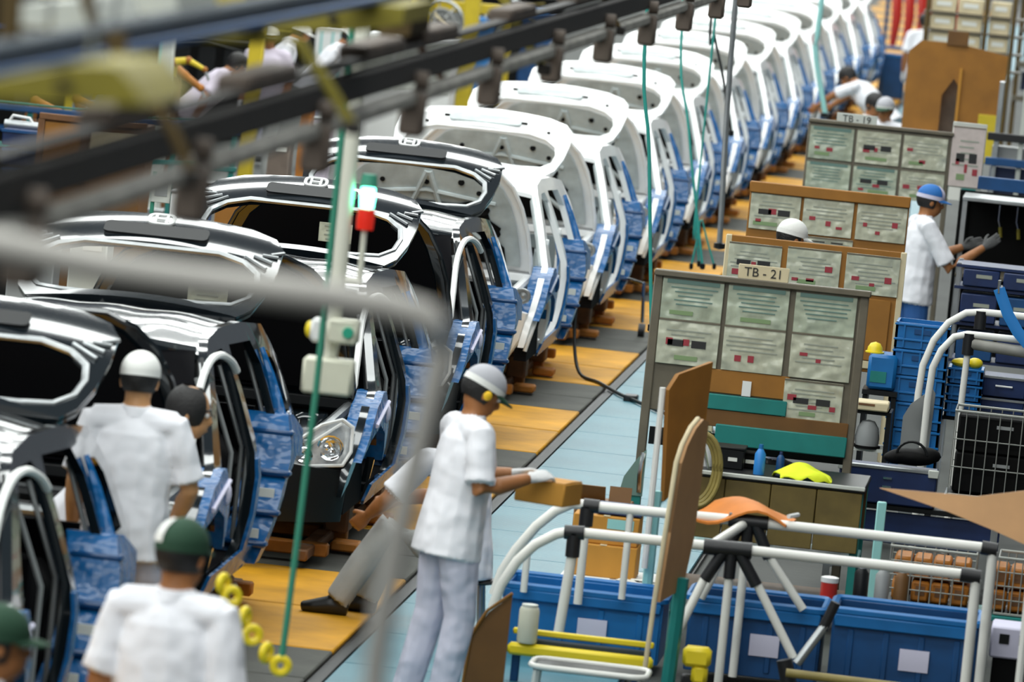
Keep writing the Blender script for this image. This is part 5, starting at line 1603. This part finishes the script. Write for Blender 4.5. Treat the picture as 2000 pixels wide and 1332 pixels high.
b = MB(); b.box((-.03, -.104, z1 - .06), (.05, .008, .08)); b.build('panel', M_WHITEP, t)
t, z1 = boxthing('yellow_column', 'short yellow column behind the blue rail at far left', 'column', 137, 205, 60, .12, .30, .2, M_YELM)
b = MB(); b.box((0, 0, z1 + .02), (.16, .24, .04)); b.build('column_cap', M_YELP, t)
# white column and yellow posts
p = W(314, 222, 57)
t = thing('column', 'pale green-white steel column in the far left aisle', 'column', (p.x, 57, 0))
b = MB(); b.box((0, 0, 1.05), (.14, .14, 2.1), ch=.01); b.build('shaft', M_PANELW, t)
b = MB(); b.box((-.05, -.075, 1.05), (.02, .02, 2.1)); b.build('conduit', M_TEALL, t)
b = MB(); b.box((0, 0, .03), (.24, .24, .06), ch=.01); b.build('base_plate', M_STEEL, t)
for i, (px, Y, wd, hh, lb) in enumerate(((501, 59, .14, 1.95, 'pale yellow post standing left of the two bending workers'), (914, 78, .20, 2.55, 'yellow post behind the white cars at the top'), (815, 80, .26, 2.6, 'yellow machine frame post left of the cable reel at the top'))):
    p = W(px, 100, Y)
    t = thing('post', lb, 'post', (p.x, Y, 0))
    b = MB(); b.box((0, 0, hh / 2), (wd, wd, hh), ch=.012); b.build('shaft', M_YELM, t)
    b = MB(); b.box((0, 0, .03), (wd * 1.6, wd * 1.6, .06), ch=.01); b.build('base_plate', M_YELP, t)
p0 = W(800, 6, 80); p1 = W(985, 12, 80)
t = thing('gantry', 'yellow gantry above the cable reel at the top', 'gantry', (p0.x, 80.6, 0))
L_ = p1.x - p0.x
b = MB(); b.box((L_ / 2, 0, p0.z), (L_, .14, .14), ch=.012); b.build('cross_beam', M_YELM, t)
for x in (0, L_): b = MB(); b.box((x, .1, p0.z / 2), (.12, .12, p0.z), ch=.012); b.build('leg', M_YELM, t)
# dark machine and lockers
t, z1 = boxthing('press_machine', 'black machine behind the yellow robot arm in the left aisle', 'machine', 400, 150, 70, .95, .9, .8, M_BLACKP)
for x in (-.3, 0, .3): b = MB(); b.box((x, -.41, z1 - .35), (.2, .02, .5), ch=.01); b.build('door', M_DARKTRIM, t)
b = MB(); b.tube([(-.45, -.42, z1 - .1), (0, -.45, z1 - .03), (.45, -.42, z1 - .12)], .012, 6); b.build('cable', M_CABLE, t)
t, z1 = boxthing('locker', 'white locker with blue stripes beside the bending workers', 'locker', 642, 105, 70, .34, .62, .4, M_WHITEP)
for x in (-.10, .03, .13): b = MB(); b.box((x, -.205, z1 - .35), (.025, .01, .62)); b.build('stripe', M_TEALL, t)
for i, (px, py) in enumerate(((685, 62), (685, 95), (685, 130))):
    t, z1 = boxthing('storage_box', '%s of the stacked cream boxes right of the striped locker' % ('top', 'middle', 'bottom')[i], 'box', px, py, 71 + .01 * i, .22, .19, .3, M_CARDB if i != 1 else M_BROWNB, to_floor=(i == 2), group='cream boxes by the locker')
    b = MB(); b.box((0, -.153, z1 - .09), (.14, .006, .06)); b.build('box_label', M_PAPER, t)
t, z1 = boxthing('cabinet', 'long white cabinet in the left aisle above the dark tailgates', 'cabinet', 800, 100, 72, 1.05, .36, .6, M_WHITEP)
for x in (-.35, 0, .35): b = MB(); b.box((x, -.305, z1 - .35), (.32, .012, .6), ch=.006); b.build('door', M_PANELW, t)
# cable reel
p = W(862, 42, 77)
t = thing('cable_reel', 'large grey cable reel at the top behind the white cars', 'reel', (p.x, 77, 0))
b = MB(); ring_band(b, arc((0, p.z), .27, 0, 2 * PI * .97, 28, lambda u, v_: V((u, 0, v_))), .022, 8); b.build('outer_ring', M_STEEL, t)
b = MB(); ring_band(b, arc((0, p.z), .16, 0, 2 * PI * .96, 22, lambda u, v_: V((u, -.02, v_))), .018, 8); b.build('inner_ring', M_GREYTRIM, t)
for i in range(7):
    a = 2 * PI * i / 7
    b = MB(); b.tube([(0, 0, p.z), (.27 * math.cos(a), 0, p.z + .27 * math.sin(a))], .010, 6); b.build('spoke', M_WHITEP if i % 2 else M_GREYTRIM, t)
b = MB(); b.lathe([(0, -.06), (.06, -.06), (.06, .06), (0, .06)], (0, 0, p.z), 12, 'Y', False); b.build('hub', M_DARKTRIM, t)
for s in (-1, 1): b = MB(); b.tube([(s * .25, .1, 0), (0, .1, p.z)], .03, 8); b.build('stand_leg', M_DARKTRIM, t)
b = MB(); b.tube([(-.1, -.05, p.z + .1), (.1, -.08, p.z - .08), (.32, -.08, p.z - .22), (.6, -.08, p.z - .25)], .02, 8); b.build('cream_cable', M_CARDB, t)
for i, (px, py, w_, h_, mt, lb) in enumerate(((945, 50, .22, .20, M_STRAPB, 'sky blue motor cover among the machines at the top'), (1050, 45, .42, .24, M_BIND, 'dark blue machine box at the top beside the rail'),
                                              (980, 62, .14, .40, M_PANELW, 'white machine leg at the top between the blue boxes'), (1000, 20, .30, .2, M_DARKTRIM, 'black machine head at the top'), (1010, 40, 1.2, .7, M_BLACKP, 'wide black machine base behind the blue boxes at the top'))):
    t, z1 = boxthing('machine_unit', lb, 'machine', px, py, 82 + .5 * i, w_, h_, .4, mt)
    b = MB(); b.lathe([(0, 0), (w_ * .3, 0), (w_ * .25, .06), (0, .06)], (0, 0, z1), 12, cap=False); b.build('machine_cap', M_STEEL if i != 1 else M_BINB, t)
    b = MB(); b.tube([(-w_ * .3, -.21, z1 - .05), (0, -.24, z1 - .15), (w_ * .3, -.21, z1 - .08)], .012, 6); b.build('cable', M_OLHOSE, t)
# clutter right behind the black cars
for i, (px, py, Y, w_, h_, mt, lb) in enumerate(((385, 395, 44.5, .16, .26, M_BIND, 'blue bin seen behind the raised tailgates'), (345, 395, 44.3, .09, .14, M_WHITEP, 'white bottle crate behind the raised tailgates'),
                                                 (455, 378, 47, .26, .14, M_BROWNB, 'brown carton seen behind the raised tailgates'), (595, 250, 52, .09, .55, M_ORANGE, 'orange stand post behind the signal pole'),
                                                 (545, 290, 50, .18, .12, M_RAILB, 'dusty tan box behind the signal pole'), (620, 262, 54, .20, .26, M_LILAC, 'lilac machine cover behind the signal pole'),
                                                 (170, 520, 38, .24, .36, M_PANELW, 'pale grey sheet stand left of the second tailgate'), (60, 520, 38.5, .30, .22, M_GREYTRIM, 'grey machine box at the left edge'))):
    t, z1 = boxthing('stand_unit', lb, 'stand', px, py, Y, w_, h_, .25, mt)
    b = MB(); b.box((0, 0, z1 + .01), (w_ * 1.1, .27, .02), ch=.004); b.build('unit_top', M_STEEL if i % 2 else M_DARKTRIM, t)
    b = MB(); b.box((w_ * .1, -.128, z1 - .06), (w_ * .5, .006, .04)); b.build('unit_label', M_PAPER, t)
p = W(316, 372, 40)
t = thing('sign', 'small square sign on a green post left of the emblem car', 'sign', (p.x, 40, 0))
b = MB(); b.tube([(-.055, 0, 0), (-.055, 0, p.z + .12)], .014, 8); b.build('post', M_GREENC, t)
b = MB(); b.box((0, -.02, p.z), (.13, .012, .16), ch=.003); sg = b.build('sign_plate', M_PANELW, t)
b = MB(); b.box((0, -.028, p.z + .01), (.085, .004, .09)); b.build('sign_picture', M_GREYTRIM, sg)
# low dark storage row that closes the aisle
for i in range(9):
    Y = 60 + 7 * i
    t = thing('storage_rack', '%s dark storage rack in the row closing the left aisle' % (ORD[i] + ' from the front'), 'rack', (-12.3 - .25 * i, Y, 0), 0, 'racks closing the left aisle')
    b = MB(); b.box((0, 0, .95), (2.6, .9, 1.9), ch=.02); b.build('rack_body', M_DARKTRIM if i % 2 else M_BLACKP, t)
    for z in (.5, 1.0, 1.5):
        b = MB(); b.box((0, -.46, z), (2.5, .02, .05)); b.build('rack_shelf', (M_BIND, M_OLIVE, M_TEAL)[i % 3], t)
    for x in (-.8, 0, .8):
        b = MB(); b.box((x, -.47, 1.2), (.5, .02, .3)); b.build('rack_box', (M_CARDB, M_BIND, M_PANELW, M_YELM)[(i + int(x * 2)) % 4], t)

# ================================================================ overhead, near the camera
rl = thing('overhead_rail', 'dark greasy overhead conveyor rail running along the line', 'rail', (-2.27, 30, 3.47))
b = MB(); b.box((0, 0, 0), (.055, 52, .085), ch=.008); b.build('main_beam', M_RAIL, rl)
b = MB(); b.box((-.02, 0, .065), (.05, 52, .02), ch=.004); b.build('top_flange', M_RAIL, rl)
trm = MB(); trm.box((0, 0, 0), (.06, 1.9, .045), ch=.01); trm = trm.mesh('drip_tray', M_TRAY)
plm = MB(); plm.box((0, 0, 0), (.09, .9, .05), ch=.01); plm = plm.mesh('cover_plate', M_RAILB)
brm = MB(); brm.box((0, 0, 0), (.08, .10, .14), ch=.012); brm = brm.mesh('hanger_block', M_RAILB)
wlm = MB(); wlm.lathe([(0, -.02), (.03, -.02), (.03, .02), (0, .02)], (0, 0, 0), 12, 'X', False); wlm = wlm.mesh('trolley_wheel', M_RAILB)
rn = random.Random(5)
for i in range(22):
    y = -23 + 2.2 * i
    o = bpy.data.objects.new('drip_tray', trm); COL.objects.link(o); o.parent = rl; o.location = (.015, y, -.085)
    o = bpy.data.objects.new('cover_plate', plm); COL.objects.link(o); o.parent = rl; o.location = (-.035, y + rn.uniform(-.4, .4), .085)
    o = bpy.data.objects.new('hanger_block', brm); COL.objects.link(o); o.parent = rl; o.location = (.03, y + 1.0, -.135)
    o = bpy.data.objects.new('trolley_wheel', wlm); COL.objects.link(o); o.parent = rl; o.location = (.05, y + 1.0, -.03)
bm2 = thing('overhead_beam', 'slate blue overhead beam above the dark rail at upper left', 'beam', (-2.21, 18, 3.765))
b = MB(); b.box((0, 0, 0), (.065, 26, .06), ch=.01); b.build('beam_body', M_BARBLUE, bm2)
b = MB(); b.box((.045, 0, -.02), (.02, 26, .02), ch=.004); b.build('cable_duct', M_BIND, bm2)
for i in range(6):
    b = MB(); b.box((0, -10 + 3.6 * i, -.05), (.05, .08, .06), ch=.008); b.build('clamp', M_RAIL, bm2)


def strap(label, pts, Y, r, mt, d2=0.0):
    q = [W(x, y, Y + d2 * i) for i, (x, y) in enumerate(pts)]
    t = thing('hanger_strap', label, 'strap', q[-1])
    b = MB(); q2 = smooth_path([p - q[-1] for p in q], 4); b.tube(q2, [(r, r * .45)] * len(q2), 8, ref=(1, 0, 0)); b.build('strap_bar', mt, t)
    b = MB(); b.box((0, 0, 0), (r * 3, r * 2, r * 2.4), ch=r * .3); b.build('strap_foot', M_RAIL, t)
strap('brown hanger strap at the top left corner', [(25, -60), (20, 40), (15, 105)], 12.0, .022, M_OLIVED)
strap('dark brown hanger strap crossing the slate blue beam', [(150, -60), (175, 20), (232, 150), (255, 160), (330, 245), (375, 345)], 13.0, .013, M_OLIVED)
strap('thick brown strap below the slate blue beam', [(225, 60), (232, 110), (260, 190)], 12.6, .022, M_OLIVED)
strap('olive strap bent down over the rail in the upper middle', [(340, 66), (460, 74), (570, 78), (605, 115), (640, 165), (690, 250)], 15.0, .014, M_OLIVE)
strap('brown hanger strap left of the yellow post', [(760, -30), (800, 60), (845, 125), (872, 170)], 20.0, .013, M_RUST)
strap('olive hanger strap in the top centre', [(975, -20), (1010, 50), (1062, 135)], 23.0, .018, M_OLIVE)
strap('short brown hanger strap near the top centre', [(1175, -20), (1190, 20), (1210, 60)], 26.0, .015, M_OLIVED)
for i, (pl, Y, dep, mt, lb) in enumerate((
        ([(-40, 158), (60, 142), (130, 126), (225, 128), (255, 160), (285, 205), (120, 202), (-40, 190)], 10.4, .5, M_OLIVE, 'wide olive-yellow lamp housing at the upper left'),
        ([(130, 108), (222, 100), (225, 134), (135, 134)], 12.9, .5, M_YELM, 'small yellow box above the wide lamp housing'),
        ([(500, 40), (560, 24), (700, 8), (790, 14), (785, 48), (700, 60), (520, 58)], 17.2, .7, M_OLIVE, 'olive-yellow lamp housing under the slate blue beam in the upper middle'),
        ([(345, -10), (480, -12), (470, 18), (350, 30)], 15.6, .8, M_YELM, 'bright yellow lamp housing at the top left'),
        ([(42, 72), (92, 66), (90, 100), (45, 104)], 12.4, .3, M_YELM, 'little yellow junction box at the upper left'),
        ([(200, 52), (250, 44), (252, 62), (205, 70)], 13.6, .3, M_YELM, 'narrow yellow junction box above the slate blue beam'),
        ([(735, 10), (810, 4), (800, 70), (740, 72)], 19.0, .5, M_OLIVED, 'dark amber box hanging right of the cream pole'))):
    c = W(pl[0][0], pl[0][1], Y)
    t = thing('lamp_housing' if i in (0, 2, 3) else 'junction_box', lb, 'lamp housing' if i in (0, 2, 3) else 'box', c)
    q = [W(x, y, Y) - c for x, y in pl]
    b = MB(); b.prism([(p.x, p.z) for p in q], 0, dep, 'XZ'); b.build('housing_shell', mt, t, smooth=False)
    cx = sum(p.x for p in q) / len(q); cz = sum(p.z for p in q) / len(q); top = max(p.z for p in q)
    b = MB(); b.lathe([(0, -.012), (.012, -.012), (.012, .0), (0, .0)], (cx, -.001, cz), 12, 'Y', False); b.build('knob', M_RAIL, t)
    b = MB(); b.tube([(cx, dep / 2, cz), (cx, dep / 2, top + .12)], .006, 6); b.build('hanger', M_STEEL, t)
for i, (pl, Y, lb) in enumerate((([(28, 8), (168, -2), (185, 48), (40, 84)], 13.0, 'left off-white overhead panel at the top left corner'), ([(178, -14), (345, -18), (345, 26), (205, 44)], 14.0, 'right off-white overhead panel at the top left'))):
    c = W(pl[0][0], pl[0][1], Y)
    t = thing('overhead_cover', lb, 'panel', c)
    q = [W(x, y, Y) - c for x, y in pl]
    b = MB(); b.prism([(p.x, p.z) for p in q], 0, .6, 'XZ'); b.build('panel_shell', M_PANELW, t, smooth=False)
    b = MB(); b.box(((q[0].x + q[1].x) / 2, .0, (q[2].z + q[3].z) / 2 + .006), (abs(q[1].x - q[0].x), .02, .008)); b.build('panel_edge', M_FRAME, t)
    b = MB(); b.tube([((q[0].x + q[1].x) / 2, .3, q[0].z), ((q[0].x + q[1].x) / 2, .3, q[0].z + .2)], .006, 6); b.build('hanger', M_STEEL, t)
# grey hose
t = thing('air_hose', 'thick grey hose crossing the black cars and dropping to the floor', 'hose', W(730, 1332, 9.5))
o0 = W(730, 1332, 9.5)
pts = [(-60, 470), (80, 497), (220, 525), (360, 545), (500, 562), (640, 580), (760, 598), (830, 618), (862, 655), (862, 700), (845, 770), (822, 860), (800, 950), (775, 1060), (752, 1180), (735, 1290), (725, 1400)]
b = MB(); b.tube([W(x, y, 9.5) - o0 for x, y in pts], [.027] * 8 + [.023] * 3 + [.020] * 6, 10); b.build('hose_tube', M_HOSE, t)
b = MB(); b.tube([W(850, 632, 9.5) - o0, W(866, 676, 9.5) - o0], .027, 10); b.build('coupling', M_STEEL, t)
# cream pole with signal light and control boxes
p = W(685, 300, 25)
t = thing('signal_pole', 'cream pole with green and red signal light and control boxes', 'pole', (p.x, 25, 0))
b = MB(); b.tube([(0, 0, 2.00), (0, 0, 6.8)], .032, 12); b.build('pole_tube', M_POLE, t)
q = W(718, 385, 25) - t.location
b = MB(); b.lathe([(0, -.045), (.030, -.045), (.034, 0), (.030, .04), (0, .045)], (q.x, 0, q.z), 14, cap=False); b.build('green_lens', M_GREENL, t)
b = MB(); b.lathe([(0, -.045), (.036, -.045), (.038, 0), (.034, .04), (0, .04)], (q.x, 0, q.z - .09), 14, cap=False); b.build('red_lens', M_REDL, t)
b = MB(); b.lathe([(0, 0), (.038, 0), (.030, .05), (0, .05)], (q.x, 0, q.z + .045), 14, cap=False); b.build('lamp_top', M_GREENC, t)
b = MB(); b.tube([(q.x, 0, q.z - .13), (q.x, 0, q.z - .36)], .013, 8); b.tube([(q.x, 0, q.z - .35), (0, 0, q.z - .35)], .013, 8); build_each(b, 'lamp_bracket', M_POLE, t)
for (x, y, w_, h_, mt, bt) in ((670, 648, .13, .10, M_BOXC, True), (640, 735, .21, .15, M_BOXC, False)):
    q = W(x, y, 24.9) - t.location
    b = MB(); b.box((q.x, -.08, q.z), (w_, .10, h_), ch=.012); o = b.build('control_box', mt, t)
    if bt:
        b = MB(); b.lathe([(0, -.016), (.022, -.016), (.024, 0), (0, 0)], (q.x + .025, -.13, q.z), 14, 'Y', False); b.build('green_button', M_GREENBTN, o)
q = W(620, 645, 24.9) - t.location
b = MB(); b.box((q.x, -.08, q.z), (.06, .08, .10), ch=.015); o = b.build('side_box', M_WHITEP, t)
b = MB(); b.ball((q.x - .035, -.08, q.z), (.02, .025, .035), 10, 8); b.build('yellow_knob', M_YELP, o)
b = MB(); b.tube([(0, 0, 2.02), (0, -.05, 1.85)], .03, 8); b.build('box_mount', M_POLE, t)
# ropes and cables hanging along the line
def rope(label, pts, r, mt, end=None, nm='hanging_rope'):
    o0 = V(pts[-1])
    t = thing(nm, label, 'rope' if 'rope' in nm else 'cable', o0)
    b = MB(); b.tube(smooth_path([V(p) - o0 for p in pts]), r, 8); b.build('strand', mt, t)
    if end == 'ring':
        for px, py, tw in ((548, 1300, .2), (520, 1275, 1.2), (492, 1240, .4), (478, 1205, 1.3), (452, 1165, .5), (436, 1140, 1.2)):
            c = W(px, py, 24) - o0
            b = MB(); ring_band(b, arc((0, 0), 0.030, 0, 2 * PI * .95, 14, lambda u, v_: c + V((u * math.cos(tw), u * math.sin(tw), v_))), .017, 8); b.build('hook_ring', M_YELP, t)
    else:
        b = MB(); b.lathe([(0, -.03), (r * 2, -.02), (r * 2, .02), (0, .03)], n=8, cap=False); b.build('end_fitting', M_DARKTRIM, t)
rope('dark green rope with yellow hook rings hanging before the cream pole', [W(668, 300, 24).xyz[:2] + (6.8,) if False else (W(650, 440, 24).x, 24, 6.8), (W(650, 440, 24).x, 24, 2.5), tuple(W(600, 900, 24)), tuple(W(555, 1250, 24)), tuple(W(548, 1290, 24))], .013, M_GREENC, 'ring')
rope('teal rope hanging beside the walkway before the white cars', [(W(1265, 0, 40).x, 40, 6.8), tuple(W(1265, 0, 40)), tuple(W(1268, 300, 40)), tuple(W(1272, 640, 40))], .012, M_TEALC)
rope('thin teal cable hanging over the second white car', [(W(1335, 0, 50).x, 50, 6.8), tuple(W(1335, 0, 50)), tuple(W(1345, 250, 50)), tuple(W(1372, 520, 50))], .011, M_TEALC)
rope('pale green rope bundle hanging over the far white cars', [(W(1605, 0, 62).x, 62, 6.8), tuple(W(1605, 0, 62)), tuple(W(1592, 90, 62)), tuple(W(1612, 225, 62))], .028, M_TEALL)
rope('black cable hanging from above over the white cars', [(W(1392, 0, 52).x, 52, 6.8), tuple(W(1392, 0, 52)), tuple(W(1396, 70, 52)), tuple(W(1412, 150, 52)), tuple(W(1428, 260, 52))], .012, M_CABLE, nm='hanging_cable')
rope('grey hanging pipe beside the white cars', [(W(1437, 0, 47).x, 47, 6.8), tuple(W(1437, 0, 47)), tuple(W(1405, 480, 47))], .022, M_STEEL, nm='hanging_pipe')
for i, (x0, x1, y1) in enumerate(((1368, 1350, 520), (1372, 1395, 520), (1360, 1365, 515))):
    rope('%s of the teal cords spreading down beside the second white car' % ('leftmost', 'rightmost', 'middle')[i], [(W(1365, 350, 50.3).x, 50.3 + .1 * i, 6.8), tuple(W(1365, 350, 50.3 + .1 * i)), tuple(W(x0, 430, 50.3 + .1 * i)), tuple(W(x1, y1, 50.3 + .1 * i))], .008, M_TEALC, nm='hanging_cable')
t = thing('power_cable', 'black power cable looping from the line across the walkway', 'cable', (-3.7, 45, 0))
pts = [(-4.0, 45.6, .62), (-3.98, 45.5, .30), (-3.90, 45.3, .06), (-3.72, 45.0, .03), (-3.5, 44.3, .03), (-3.3, 43.8, .03), (-3.05, 43.2, .03), (-2.75, 42.8, .03), (-2.5, 41.0, .03), (-2.62, 39.0, .03), (-2.72, 37.2, .03)]
b = MB(); b.tube(smooth_path([V(p) - t.location for p in pts]), .013, 8); b.build('strand', M_CABLE, t)
b = MB(); b.box((.3, -.9, .03), (.10, .16, .05), ch=.01); b.build('connector', M_JOINT, t)
# support leg on a caster beside the white cars
t = thing('support_leg', 'slim chrome support leg on a black caster beside the white cars', 'stand', (-3.78, 49.4, 0))
b = MB(); b.tube([(0, 0, .13), (-.02, 0, .46)], .014, 8); b.build('leg', M_CHROME, t)
b = MB(); b.lathe([(0, -.025), (.06, -.025), (.06, .025), (0, .025)], (0, 0, .062), 16, 'X', False); b.build('caster', M_JOINT, t)
b = MB(); b.tube([(-.02, 0, .45), (-.16, .05, .47)], .012, 8); b.build('arm', M_CHROME, t)
